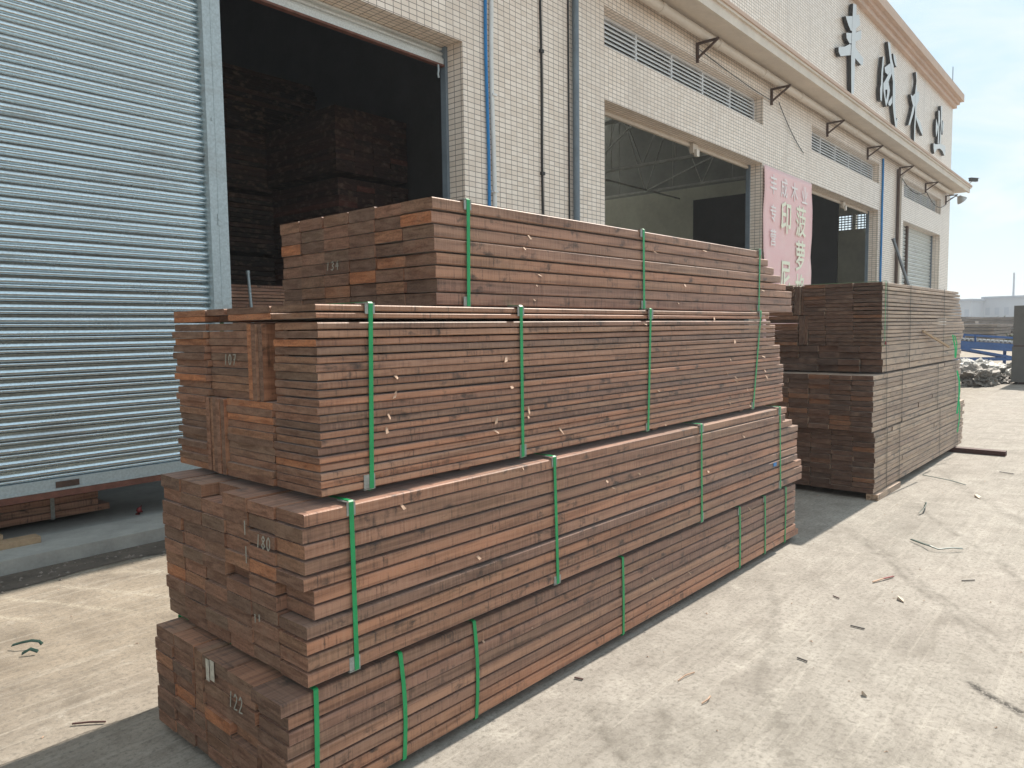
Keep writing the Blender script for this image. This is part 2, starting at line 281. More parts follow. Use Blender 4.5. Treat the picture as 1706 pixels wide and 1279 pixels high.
# ------------------------------------------------------------------ mesh helpers
class MB:
    def __init__(s): s.v = []; s.f = []; s.mi = []; s.sm = []
    def add(s, vs, fs, mi=0, smooth=False):
        b = len(s.v); s.v += [tuple(p) for p in vs]
        for f in fs: s.f.append([b+i for i in f]); s.mi.append(mi); s.sm.append(smooth)
        return s
    def box(s, x0, x1, y0, y1, z0, z1, mi=0):
        return s.add([(x0, y0, z0), (x1, y0, z0), (x1, y1, z0), (x0, y1, z0), (x0, y0, z1), (x1, y0, z1), (x1, y1, z1), (x0, y1, z1)],
                     [(0, 3, 2, 1), (4, 5, 6, 7), (0, 1, 5, 4), (1, 2, 6, 5), (2, 3, 7, 6), (3, 0, 4, 7)], mi)
    def obox(s, a, b, w, h, up=(0, 0, 1), mi=0):       # bar from a to b, w across, h along up
        a = Vector(a); b = Vector(b); d = (b-a).normalized(); u = Vector(up); sd = d.cross(u)
        if sd.length < 1e-4: sd = d.cross(Vector((0, 1, 0)))
        sd.normalize(); u = sd.cross(d); P = []
        for p in (a, b):
            for i, j in ((-1, -1), (1, -1), (1, 1), (-1, 1)): P.append(p + sd*(w/2*i) + u*(h/2*j))
        return s.add(P, [(0, 1, 2, 3), (7, 6, 5, 4), (0, 4, 5, 1), (1, 5, 6, 2), (2, 6, 7, 3), (3, 7, 4, 0)], mi)
    def tube(s, pts, r, n=8, mi=0):
        pts = [Vector(p) for p in pts]; rings = []; prev = None
        for i, p in enumerate(pts):
            d = (pts[min(i+1, len(pts)-1)]-pts[max(i-1, 0)]).normalized()
            a = Vector((0, 0, 1)) if abs(d.z) < 0.9 else Vector((1, 0, 0))
            x = d.cross(a).normalized(); y = x.cross(d); rr = r[i] if isinstance(r, (list, tuple)) else r
            rings.append([p + x*rr*math.cos(2*math.pi*k/n) + y*rr*math.sin(2*math.pi*k/n) for k in range(n)])
        vs = [q for g in rings for q in g]; fs = []
        for i in range(len(rings)-1):
            for k in range(n): fs.append((i*n+k, i*n+(k+1) % n, (i+1)*n+(k+1) % n, (i+1)*n+k))
        s.add(vs, fs, mi, True); L = (len(rings)-1)*n
        return s.add(vs[:n], [tuple(range(n-1, -1, -1))], mi).add(vs[L:], [tuple(range(n))], mi)
    def ribbon(s, pts, wid, nrm, th=0.0012, mi=0):     # flat strap: wid = width vector, nrm = list of outward normals
        P = []
        for p, n_ in zip(pts, nrm):
            p = Vector(p); n_ = Vector(n_); w = Vector(wid)
            P += [p-w/2, p+w/2, p+w/2+n_*th, p-w/2+n_*th]
        fs = []
        for i in range(len(pts)-1):
            a = i*4; b = a+4
            for k in range(4): fs.append((a+k, a+(k+1) % 4, b+(k+1) % 4, b+k))
        fs += [(3, 2, 1, 0), tuple(len(P)-4+i for i in range(4))]
        return s.add(P, fs, mi)
    def prism_y(s, poly, y0, y1, mi=0, mside=None):    # polygon in x,z extruded from y0 (front) to y1
        n = len(poly); a = sum(poly[i][0]*poly[(i+1) % n][1]-poly[(i+1) % n][0]*poly[i][1] for i in range(n))
        if a < 0: poly = poly[::-1]
        vs = [(x, y0, z) for x, z in poly]+[(x, y1, z) for x, z in poly]
        s.add(vs, [tuple(range(n))], mi)
        s.add(vs, [tuple(range(2*n-1, n-1, -1))]+[(i, i+n, (i+1) % n+n, (i+1) % n) for i in range(n)], mi if mside is None else mside)
        return s
    def build(s, name, mats, parent=None, loc=(0, 0, 0), rz=0.0, smooth=None):
        me = bpy.data.meshes.new(name); me.from_pydata(s.v, [], s.f)
        for m_ in (mats if isinstance(mats, (list, tuple)) else [mats]): me.materials.append(m_)
        me.polygons.foreach_set('material_index', s.mi)
        me.polygons.foreach_set('use_smooth', s.sm if smooth is None else [smooth]*len(s.f))
        bm = bmesh.new(); bm.from_mesh(me); bmesh.ops.recalc_face_normals(bm, faces=bm.faces); bm.to_mesh(me); bm.free()
        o = bpy.data.objects.new(name, me); col.objects.link(o); o.location = loc; o.rotation_euler = (0, 0, rz)
        if parent: o.parent = parent
        return o

def tag(o, label=None, cat=None, group=None, kind=None):
    if label: o['label'] = label
    if cat: o['category'] = cat
    if group: o['group'] = group
    if kind: o['kind'] = kind
    return o
def thing(name, label, cat, loc=(0, 0, 0), rz=0.0, group=None):
    o = bpy.data.objects.new(name, None); col.objects.link(o); o.location = loc; o.rotation_euler = (0, 0, rz); o.empty_display_size = 0.1
    return tag(o, label, cat, group)

# ------------------------------------------------------------------ ground
g = MB(); g.add([(-150, -300, 0), (600, -300, 0), (600, 400, 0), (-150, 400, 0)], [(0, 1, 2, 3)])
tag(g.build('ground', GROUND), kind='structure')

# ------------------------------------------------------------------ warehouse
YW, YI = 5.9, 6.22
DOORS = [(-7.8, -2.23), (0.54, 6.08), (8.91, 14.49), (17.25, 22.74), (25.5, 30.83)]
X0, X1 = -10.0, 32.4
DT, V0, V1, WT = 4.785, 5.52, 6.06, 9.75
wh = thing('warehouse', 'long cream tiled warehouse with tall roller doors, louvre strips and a canopy', 'warehouse', (X0, YW, 0))
def W(mb, name, mat, parent=None, **k):                 # part of the warehouse, coordinates given in the world
    o = mb.build(name, mat, None, **k)
    o.parent = parent or wh
    o.matrix_parent_inverse = Matrix.Translation(-wh.location)
    return o
wm = MB(); px = X0
for a, b in DOORS:
    wm.box(px, a, YW, YI, 0, WT); wm.box(a, b, YW, YI, DT, V0); wm.box(a, b, YW, YI, V1, WT); px = b
wm.box(px, X1, YW, YI, 0, WT)
W(wm, 'front_wall', TILE)
em = MB()                                               # end wall with a barred window
em.box(X1-0.3, X1, YI, 8.75, 0, WT); em.box(X1-0.3, X1, 9.9, 36, 0, 8.05)
em.box(X1-0.3, X1, 8.75, 9.9, 0, 5.42); em.box(X1-0.3, X1, 8.75, 9.9, 6.05, WT); em.box(X1-0.29, X1-.01, 9.2, 9.32, 5.42, 6.05)
W(em, 'end_wall', INWALL)
gm = MB(); gm.add([(X1-0.15, 9.9, 8.05), (X1-0.15, 36, 8.05), (X1-0.15, 36, 9.0), (X1-0.15, 21, 12.6), (X1-0.15, 9.9, 10.0)], [(0, 1, 2, 3, 4)])
gm.add([(X1, 9.9, 8.05), (X1, 36, 8.05), (X1, 36, 9.0), (X1, 21, 12.6), (X1, 9.9, 10.0)], [(4, 3, 2, 1, 0)])
W(gm, 'gable', INUPPER)
bm_ = MB(); bm_.box(X0, X1, 36, 36.3, 0, 9.0); W(bm_, 'back_wall', INWALL)
lw = MB(); lw.box(X0, X0+0.3, YI, 36, 0, 9.0); W(lw, 'far_end_wall', INWALL)
wg = MB()
for i in range(10): wg.box(X1-0.2, X1-0.17, 8.75+i*0.125-0.012, 8.75+i*0.125+0.012, 5.42, 6.05)
for i in range(7): wg.box(X1-0.22, X1-0.2, 8.75, 9.9, 5.42+i*0.1, 5.455+i*0.1)
W(wg, 'window_bars', DARKPANEL)
rf = MB(); sk = MB()
def roof_sheet(y0, z0, y1, z1, lit=()):
    n = int((X1-X0)/1.2)
    for i in range(n):
        a = X0+(X1-X0)*i/n; b = X0+(X1-X0)*(i+1)/n
        (rf if i not in lit else sk).add([(a, y0, z0), (b, y0, z0), (b, y1, z1), (a, y1, z1), (a, y0, z0+.12), (b, y0, z0+.12), (b, y1, z1+.12), (a, y1, z1+.12)], [(0, 3, 2, 1), (4, 5, 6, 7), (0, 1, 5, 4), (2, 3, 7, 6), (1, 2, 6, 5), (3, 0, 4, 7)])
roof_sheet(YI, 8.6, 21, 12.6); roof_sheet(21, 12.6, 36.3, 8.6, (16, 18, 20, 22, 24, 26, 28, 30, 32, 34))
W(rf, 'roof', ROOFM)
W(sk, 'skylight', SKYL)
pm = MB()
for k in range(11):
    y = YI+0.8+k*1.32; z = 8.6+(y-YI)/(21-YI)*4.0-0.09; pm.box(X0+.3, X1-.3, y-.035, y+.035, z-.08, z+.07)
W(pm, 'purlins', STEEL)
for X in (-5.0, 0.6, 7.0, 13.0, 18.6, 24.2, 29.0):
    t = MB(); zb = 7.55; n = 11; yy = [YI+0.1+(36-YI-0.2)*i/(2*n) for i in range(2*n+1)]
    zt = lambda y: (8.45+(y-YI)/(21-YI)*3.8) if y < 21 else (8.45+(36-y)/(15)*3.8)
    t.obox((X, yy[0], zb), (X, yy[-1], zb), .09, .09)
    t.obox((X, yy[0], zt(yy[0])), (X, 21, 12.25), .09, .09); t.obox((X, 21, 12.25), (X, yy[-1], zt(yy[-1])), .09, .09)
    for i in range(2*n):
        a = (X, yy[i], zb if i % 2 == 0 else zt(yy[i])); b = (X, yy[i+1], zb if i % 2 else zt(yy[i+1])); t.tube([a, b], .028, 6)
        if i % 2: t.tube([(X, yy[i], zb), (X, yy[i], zt(yy[i]))], .022, 6)
    W(t, 'truss', STEEL if X > 8 else DARKPANEL)  # left-bay trusses get a darker colour, standing in for the gloom there
tb = MB()
for y in (11.0, 17.0, 24.0): tb.tube([(7.6, y, 7.6), (X1-.4, y, 7.6)], .035, 6)
for k in range(4): tb.tube([(13.0+5.6*k, 11, 7.6), (18.6+5.6*k if k < 2 else 29.0, 17, 7.6)], .03, 6); tb.tube([(13+5.6*k, 8.0, 7.6), (15.4+5.6*k, 12.4, 9.9)], .03, 6)
W(tb, 'roof_bracing', STEEL)
fl = MB(); fl.box(X0, X1, YI, 36, -.05, .1); W(fl, 'warehouse_floor', FLOORIN)
lg = MB(); px = X0
lg.box(X0, X1+.1, 5.72, YW-.002, -.05, .102)
for a, b in DOORS: lg.box(a, b, YW-.002, YI, -.05, .101)
W(lg, 'ledge', CONC)
dw = MB(); dw.add([(7.2, YI, .1), (7.2, 36, .1), (7.2, 36, 8.5), (7.2, 21, 12.5), (7.2, YI, 8.5), (7.35, YI, .1), (7.35, 36, .1), (7.35, 36, 8.5), (7.35, 21, 12.5), (7.35, YI, 8.5)], [(0, 1, 2, 3, 4), (9, 8, 7, 6, 5), (0, 4, 9, 5), (1, 6, 7, 2)])
W(dw, 'added_light_block_wall', DARKPANEL)  # added dark wall, keeps light of the other bays out of this one
pw = MB(); pw.box(19.0, 19.2, 7.6, 35.9, .1, 1.2); pw.box(26.0, 26.12, 8.0, 13.25, .1, 6.35)
W(pw, 'partition', DARKPANEL)
# fascia moulding + cornice
cn_ = MB()
cn_.prism_y([(X0-.1, 9.62), (X1+.08, 9.62), (X1+.08, 9.75), (X0-.1, 9.75)], 5.78, 6.3)
cn_.prism_y([(X0-.1, 9.75), (X1+.16, 9.75), (X1+.16, 9.86), (X0-.1, 9.86)], 5.70, 6.3)
cn_.prism_y([(X0-.1, 9.86), (X1+.26, 9.86), (X1+.26, 10.12), (X0-.1, 10.12)], 5.58, 6.3)
cn_.prism_y([(X0-.1, 10.12), (X1+.12, 10.12), (X1+.12, 10.2), (X0-.1, 10.2)], 5.72, 6.3)
W(cn_, 'cornice', CORNICE)
cp = MB()
cp.box(X0, X1+.25, 5.36, YW-.002, 6.50, 6.62); cp.box(X0, X1+.25, 5.30, 5.36, 6.46, 6.62); cp.box(X0, X1+.29, 5.26, 5.34, 6.62, 6.72); cp.box(X0, X1+.25, 5.34, YW-.002, 6.62, 6.70)
W(cp, 'canopy', [SOFFIT])
lp = MB(); lp.box(X0, X1+.32, 5.235, 5.262, 6.665, 6.73); W(lp, 'canopy_trim', CORNICE)
gp = MB(); gp.tube([(X0, 5.74, 6.38), (X1-.6, 5.74, 6.38)], .075, 14)
for i in range(13): gp.tube([(8.2+i*1.95, 5.74, 6.38), (8.33+i*1.95, 5.74, 6.38)], .083, 14)
W(gp, 'gutter_pipe', CREAM)
for X in (8.3, 11.66, 14.86, 18.23, 21.5, 24.87, 28.26, 31.55):
    b = MB(); b.box(X-.02, X+.02, 5.855, 5.898, 5.98, 6.30); b.box(X-.02, X+.02, 5.50, 5.855, 6.265, 6.30); b.obox((X, 5.86, 6.06), (X, 5.53, 6.27), .035, .03)
    W(b, 'pipe_bracket', RUST)
# louvre windows
for a, b in DOORS:
    fr = MB(); y0, y1 = 6.085, 6.125
    fr.box(a, b, y0, y1, V1-.04, V1-.002); fr.box(a, b, y0, y1, V0+.002, V0+.035)
    n = 5
    for i in range(n+1):
        x = a+.02+(b-a-.04)*i/n; fr.box(x-.02, x+.02, y0-.012, y1+.012, V0+.035, V1-.04)
    f = W(fr, 'louvre_window', LOUVRE)
    sl = MB(); m = 7
    for i in range(m):
        z = V0+.05+(V1-V0-.1)*(i+.5)/m
        sl.add([(a+.02, 6.075, z-.044), (b-.02, 6.075, z-.044), (b-.02, 6.135, z+.030), (a+.02, 6.135, z+.030), (a+.02, 6.075, z-.022), (b-.02, 6.075, z-.022), (b-.02, 6.135, z+.036), (a+.02, 6.135, z+.036)],
               [(0, 3, 2, 1), (4, 5, 6, 7), (0, 1, 5, 4), (1, 2, 6, 5), (2, 3, 7, 6), (3, 0, 4, 7)])
    W(sl, 'slats', LOUVRE, parent=None)
# roller shutters
def shutter(mb, xa, xb, z0, z1, y, pitch):
    prof = [(.030, 0), (.030, .06), (-.012, .075), (-.016, .18), (-.014, .29), (.022, .315), (.022, .385), (-.016, .41), (-.021, .52), (-.018, .66), (-.008, .80), (.006, .90), (.010, .95)]
    pts = []; z = z0
    while z < z1:
        for dy, t in prof:
            zz = z+t*pitch
            if zz <= z1: pts.append((y+dy*pitch/.09, zz))
        z += pitch
    nx = 22 if pitch < .1 and xb-xa < 3 else 8; n = len(pts); vs = []
    for i in range(nx+1):
        x = xa+(xb-xa)*i/nx
        for k, p in enumerate(pts):
            row = k//len(prof)
            e = 0 if i in (0, nx) else 1
            vs.append((x, p[0]+e*.0035*mnoise.noise((x*1.3, row*.9, 1.7))+e*.004*mnoise.noise((x*.5, p[1]*.8, 4.1)), p[1]+e*.0022*mnoise.noise((x*1.1, row*1.3, 8.2))))
    mb.add(vs, [(j*n+i, (j+1)*n+i, (j+1)*n+i+1, j*n+i+1) for j in range(nx) for i in range(n-1)], 0, True)
sh = MB(); shutter(sh, .58, 3.19, .52, 4.9, 6.20, .0945)
shl = W(sh, 'roller_shutter', SHUT)
sb = MB(); sb.box(.58, 3.19, 6.165, 6.215, .433, .522); sb.box(.58, 3.19, 6.158, 6.165, .434, .45)
W(sb, 'bottom_bar', GALV)
sr = MB(); sr.box(.58, 3.19, 6.152, 6.21, .385, .432); W(sr, 'rusty_bottom_edge', RUSTRED)
so = MB(); so.box(1.90, 2.06, 6.157, 6.164, .455, .50); W(so, 'lock_plate', RUST)
po = MB(); po.box(3.185, 3.345, 6.125, 6.24, .1, 4.9); po.box(3.255, 3.262, 6.122, 6.125, .1, 4.9)
W(po, 'shutter_post', GALV)
pb = MB(); pb.box(3.245, 3.285, 6.117, 6.124, 2.52, 2.62); pb.box(3.225, 3.235, 6.117, 6.124, 3.40, 3.43); pb.box(3.25, 3.27, 6.11, 6.117, 2.56, 2.58); W(pb, 'latch_plate', GALV)
s2 = MB(); shutter(s2, 3.35, 6.04, 4.655, 4.9, 6.20, .0945); W(s2, 'roller_shutter', SHUT2)
s3 = MB(); s3.box(3.35, 6.04, 6.165, 6.215, 4.585, 4.655); W(s3, 'bottom_bar', SHUT2)
s4 = MB(); s4.box(3.35, 6.04, 6.15, 6.21, 4.562, 4.584); W(s4, 'rusty_bottom_edge', RUSTRED)
ch = MB(); ch.tube([(5.94, 6.15, 4.56), (5.945, 6.15, 4.50), (5.935, 6.15, 4.46), (5.945, 6.15, 4.42)], .012, 6); W(ch, 'pull_chain', GALV)
for a, b in DOORS[1:]:
    gr = MB(); gr.box(a+.001, a+.04, 6.14, 6.22, .1, DT-.001); gr.box(b-.04, b-.001, 6.14, 6.22, .1, DT-.001)
    W(gr, 'guide_rail', GREYPIPE)
for a, b in DOORS[2:4]:
    s5 = MB(); shutter(s5, a+.05, b-.05, 4.76, DT+.2, 6.20, .0945); s5.box(a+.05, b-.05, 6.165, 6.215, 4.715, 4.76); W(s5, 'roller_shutter', CREAM)
    mo = MB(); xm = (a+b)/2+.35; mo.box(xm-.09, xm+.09, 6.10, 6.17, 4.60, 4.76); mo.box(xm-.05, xm+.05, 6.05, 6.10, 4.54, 4.66); W(mo, 'shutter_lock', CREAM)
a, b = DOORS[4]
s6 = MB(); shutter(s6, a+.05, 27.05, .2, DT+.05, 6.20, .12); shutter(s6, 27.2, b-.05, .2, DT+.05, 6.20, .12); W(s6, 'roller_shutter', SHUT2)
s7 = MB(); s7.box(27.05, 27.2, 6.12, 6.24, .1, DT); W(s7, 'shutter_post', RUST)
# pipes and cables on the wall
def wob(x, z0, z1, y, amp, n=40, ph=0.0):
    return [(x+amp*math.sin(ph+i*0.55)+amp*.6*math.sin(i*.23+ph), y, z0+(z1-z0)*i/n) for i in range(n+1)]
p = MB(); p.tube(wob(6.445, .15, 9.6, 5.872, .010), .019, 8); W(p, 'blue_hose', BLUE)
p = MB(); p.tube(wob(6.535, .15, 9.6, 5.868, .012, ph=.6), .026, 8)
for z in (1.9, 3.2, 4.3, 5.4): p.box(6.50, 6.57, 5.83, 5.899, z-.012, z+.012)
W(p, 'white_conduit', WHITEP)
p = MB(); p.tube(wob(7.47, 2.05, 9.6, 5.885, .006), .016, 6)
for z in (2.55, 3.55, 5.05): p.box(7.44, 7.50, 5.862, 5.899, z-.02, z+.02)
W(p, 'black_cable', BLACK)
p = MB(); p.tube([(8.14, 5.84, .1), (8.14, 5.84, 9.6)], .045, 12); W(p, 'drainpipe', GREYPIPE)
p = MB(); p.tube([(8.045, 5.887, .1), (8.045, 5.887, 9.6)], .012, 6); W(p, 'black_cable', BLACK)
p = MB(); p.tube(wob(22.98, .2, 6.25, 5.868, .008), .03, 6); W(p, 'blue_hose', BLUE)
p = MB(); p.tube([(24.62, 5.85, .2), (24.62, 5.85, 6.2)], .045, 8); W(p, 'drainpipe', RUST)
p = MB(); p.tube([(24.95, 5.86, .2), (24.95, 5.86, 6.0), (25.4, 5.86, 6.15)], .03, 8); W(p, 'white_conduit', CREAM)
def sag(a, b, s_, n=14): return [tuple(Vector(a).lerp(Vector(b), i/n)-Vector((0, 0, s_*4*(i/n)*(1-i/n)))) for i in range(n+1)]
p = MB(); p.tube(sag((15.2, 5.86, 6.1), (16.7, 5.88, 5.35), .08), .008, 5); p.tube(sag((25.0, 5.85, 6.0), (28.2, 5.85, 5.98), .22), .012, 5); p.tube(sag((28.3, 5.85, 6.0), (31.5, 5.85, 5.98), .28), .012, 5); p.tube(sag((11.7, 5.86, 6.2), (14.8, 5.86, 6.05), .03), .008, 5)
W(p, 'wire', BLACK)
p = MB(); p.tube([(32.2, 5.9, 10.2), (32.2, 5.9, 11.1)], .014, 6); p.box(32.14, 32.26, 5.84, 5.96, 10.2, 10.3); W(p, 'lightning_rod', GREYPIPE)

# sign: four raised characters on the fascia
CH = [[[[19.67,9.42],[19.94,9.47],[19.94,9.04],[19.92,8.32],[19.88,7.32],[19.67,7.26],[19.59,8.16],[19.63,8.95]],[[19.11,8.95],[19.69,9.12],[20.17,9.31],[20.29,9.09],[19.78,8.81],[19.53,8.73],[19.33,8.81]],[[19.19,8.59],[19.78,8.74],[20.39,8.99],[20.4,8.78],[19.8,8.53],[19.47,8.41],[19.23,8.47]],[[18.65,8.11],[19.1,8.24],[19.5,8.41],[19.99,8.44],[20.63,8.36],[20.61,8.2],[20.45,8.15],[19.93,8.19],[19.55,8.16],[18.81,7.94],[18.66,8.0]]],[[[22.38,8.87],[22.5,8.89],[22.42,8.42],[22.41,8.02],[22.37,7.67],[22.23,7.68],[22.18,7.97],[22.26,8.1],[22.27,8.42]],[[22.84,9.39],[23.09,9.42],[23.29,9.05],[23.51,8.9],[23.77,8.29],[23.77,7.91],[24.0,7.26],[23.88,7.23],[23.59,7.66],[23.51,7.86],[23.47,8.47],[23.14,8.91]],[[22.59,8.63],[23.18,8.9],[23.42,8.92],[23.44,8.74],[23.0,8.34],[22.55,8.21],[23.2,8.7],[22.94,8.52],[22.67,8.52]],[[22.51,8.2],[22.73,8.27],[22.72,8.05],[22.77,7.86],[22.85,7.82],[22.83,7.63],[22.55,7.99]],[[22.73,8.27],[23.04,8.35],[23.21,8.16],[23.05,7.84],[22.87,7.65],[22.85,7.82],[22.94,8.02],[22.93,8.12],[22.71,8.06]],[[23.31,7.96],[23.5,8.09],[23.52,7.9],[23.29,7.75],[23.1,7.73],[23.09,7.81]],[[23.47,9.24],[23.76,9.25],[23.85,9.13],[23.85,8.96],[23.7,8.99],[23.55,9.11]],[[23.98,7.43],[24.07,7.58],[24.18,7.57],[24.02,7.26],[23.96,7.25]]],[[[26.07,9.37],[26.21,9.39],[26.2,9.02],[26.29,8.78],[26.29,8.3],[26.23,7.92],[26.19,7.24],[26.09,7.24],[26.06,7.7],[26.13,8.15],[26.06,8.73],[26.19,9.11]],[[25.52,8.58],[25.77,8.57],[26.14,8.76],[26.6,8.9],[26.59,8.63],[26.34,8.42],[25.88,8.29],[25.67,8.42]],[[25.84,8.29],[26.1,8.35],[25.94,8.08],[25.56,7.67],[25.34,7.61],[25.67,8.02]],[[26.16,8.23],[26.38,8.07],[26.88,8.01],[27.23,7.83],[27.21,7.65],[26.91,7.74],[26.35,7.98],[26.21,8.1]]],[[[29.73,9.13],[29.95,9.17],[29.99,8.57],[29.92,8.08],[29.87,7.86],[29.71,7.83],[29.84,8.37],[29.81,8.87]],[[29.4,8.9],[29.6,8.93],[29.72,8.6],[29.59,8.39],[29.63,8.16],[29.6,7.81],[29.44,7.8],[29.45,8.26],[29.46,8.5]],[[29.1,8.57],[29.28,8.46],[29.44,8.36],[29.33,8.14],[29.18,7.97],[29.09,8.19]],[[30.15,8.72],[30.35,8.67],[30.33,8.47],[30.2,8.24],[30.1,8.49]],[[28.83,7.7],[29.21,7.73],[29.91,7.87],[30.73,7.94],[30.77,7.61],[30.59,7.58],[30.26,7.68],[29.85,7.7],[29.39,7.6],[28.99,7.38],[28.87,7.53]]]]
CHL = ['first raised white calligraphy character of the sign, three crossbars on one upright', 'second raised white calligraphy character of the sign, the most tangled one with slanting hook', 'third raised white calligraphy character of the sign, an upright with two splayed legs', 'last raised white calligraphy character of the sign, short strokes above a broad foot']
for strokes, lab in zip(CH, CHL):
    m = MB()
    for i, s_ in enumerate(strokes): m.prism_y([tuple(q) for q in s_], 5.785+.0025*i, 5.875, 0, 1)
    tag(m.build('sign_character', [LETTER, LETTER_SIDE]), lab, 'sign letter', 'raised characters of the fascia sign')

# pink banner between the second and third doors
bn = thing('banner', 'faded pink cloth banner with pale lettering hung between two open doors', 'banner', (15.87, 5.88, 2.7))
m = MB(); nx, nz = 18, 40; bx0, bx1, bz0, bz1 = 14.5, 17.25, .9, 4.76
wv = lambda x, z: .012*math.sin(z*4.1+x*.8)+.008*math.sin(z*9.0-x*2.3)*(1 if z < 3.2 else .4)
vs = [(bx0+(bx1-bx0)*i/nx-15.87, wv(bx0+(bx1-bx0)*i/nx, bz0+(bz1-bz0)*j/nz)-.012, bz0+(bz1-bz0)*j/nz-2.7) for j in range(nz+1) for i in range(nx+1)]
m.add(vs, [(j*(nx+1)+i, j*(nx+1)+i+1, (j+1)*(nx+1)+i+1, (j+1)*(nx+1)+i) for j in range(nz) for i in range(nx)], 0, True)
bo = m.build('banner_cloth', BANNER, bn)
sm_ = bo.modifiers.new('thick', 'SOLIDIFY'); sm_.thickness = .003
def cjk(txt, x, z, size, mat, sx=1.0, bold=.0):
    cu = bpy.data.curves.new('character', 'FONT'); cu.body = txt; cu.size = size; cu.align_x = 'CENTER'; cu.align_y = 'CENTER'; cu.extrude = .001; cu.offset = bold; cu.resolution_u = 2
    f = bpy.data.objects.new('character', cu); col.objects.link(f)
    me = bpy.data.meshes.new_from_object(f.evaluated_get(bpy.context.evaluated_depsgraph_get()))
    bpy.data.objects.remove(f); me.materials.clear(); me.materials.append(mat)
    xs = [v.co.x for v in me.vertices]; zs = [v.co.y for v in me.vertices]
    if xs:
        cx, cz = (min(xs)+max(xs))/2, (min(zs)+max(zs))/2
        for v in me.vertices: v.co.x -= cx; v.co.y -= cz
    o = bpy.data.objects.new('character', me); col.objects.link(o); o.parent = bn
    o.location = (x-15.87, -.040, z-2.7); o.rotation_euler = (R(90), 0, 0); o.scale = (sx, 1, 1)
    return o
for ch_, x in zip('丰成木业', (14.93, 15.50, 16.09, 16.70)): cjk(ch_, x, 4.43, .42, BANNERTXT2, .9, .004)
cjk('专', 14.93, 3.86, .36, BANNERTXT2, .9, .004); cjk('营', 14.94, 3.37, .36, BANNERTXT2, .9, .004)
cjk('印', 15.63, 3.84, .70, BANNERTXT, .88, .012); cjk('尼', 15.63, 2.62, .70, BANNERTXT, .88, .012)
cjk('菠', 16.50, 3.84, .70, BANNERTXT, .88, .008); cjk('萝', 16.50, 3.10, .70, BANNERTXT, .88, .008); cjk('格', 16.50, 2.38, .70, BANNERTXT, .88, .008)
# lamp and camera at the end of the canopy, leaning pole
fl_ = thing('floodlight', 'small metal floodlight on the wall corner under the canopy end', 'floodlight', (32.1, 5.7, 6.12))
m = MB(); m.tube([(0, .15, .12), (0, -.05, .2), (.1, -.12, .16)], .018, 6); m.build('lamp_arm', LAMPM, fl_)
m = MB(); m.tube([(.10, -.12, .20), (.13, -.15, .14), (.18, -.2, .06), (.2, -.22, .03)], [.06, .1, .17, .185], 14); m.build('lamp_shade', LAMPM, fl_)
sc = thing('security_camera', 'dark security camera on a short arm above the canopy corner', 'camera', (32.3, 5.3, 6.73))
m = MB(); m.tube([(0, 0, 0), (.05, -.12, .12)], .016, 6); m.build('camera_arm', LAMPM, sc)
m = MB(); m.obox((-.1, -.06, .15), (.2, -.24, .15), .1, .11); m.obox((-.12, -.05, .212), (.24, -.26, .212), .13, .014); m.build('camera_body', BLACK, sc)
pl = MB(); pl.tube([(22.97, 5.55, 3.95), (23.05, 4.35, .1)], .042, 10); pl.tube([(22.968, 5.56, 3.99), (22.97, 5.55, 3.955)], .056, 10)
tag(pl.build('leaning_pole', plain('pole_metal', (0.2, 0.2, 0.2), .3, .6)), 'long round metal pole leaning on the wall beside the shuttered door', 'pole')

# ------------------------------------------------------------------ timber bundles
BA = R(-1.1)
def board(parent, x0, x1, y0, y1, z0, z1, ms, me, bow=.0035, ch=.0038):
    L = x1-x0; w = (y1-y0)/2; h = (z1-z0)/2; cx = random.uniform
    sec = [(-w+ch, -h), (w-ch, -h), (w, -h+ch), (w, h-ch), (w-ch, h), (-w+ch, h), (-w, h-ch), (-w, -h+ch)]
    n = 6 if L > 2 else 2; vs = []; b1, b2, p1 = cx(-bow, bow), cx(-bow, bow)*.4, cx(0, 3)
    for i in range(n+1):
        t = i/n; dy = b1*math.sin(t*3.1+p1); dz = b2*math.sin(t*4.3+p1)
        vs += [(L*t, y+dy, z+dz) for y, z in sec]
    mb = MB()
    fs = [(i*8+k, i*8+(k+1) % 8, (i+1)*8+(k+1) % 8, (i+1)*8+k) for i in range(n) for k in range(8)]
    mb.add(vs, fs, 0); mb.add(vs[:8], [tuple(range(7, -1, -1))], 1); mb.add(vs[-8:], [tuple(range(8))], 1)
    return mb.build('board', [ms, me], parent, (x0, (y0+y1)/2, (z0+z1)/2))

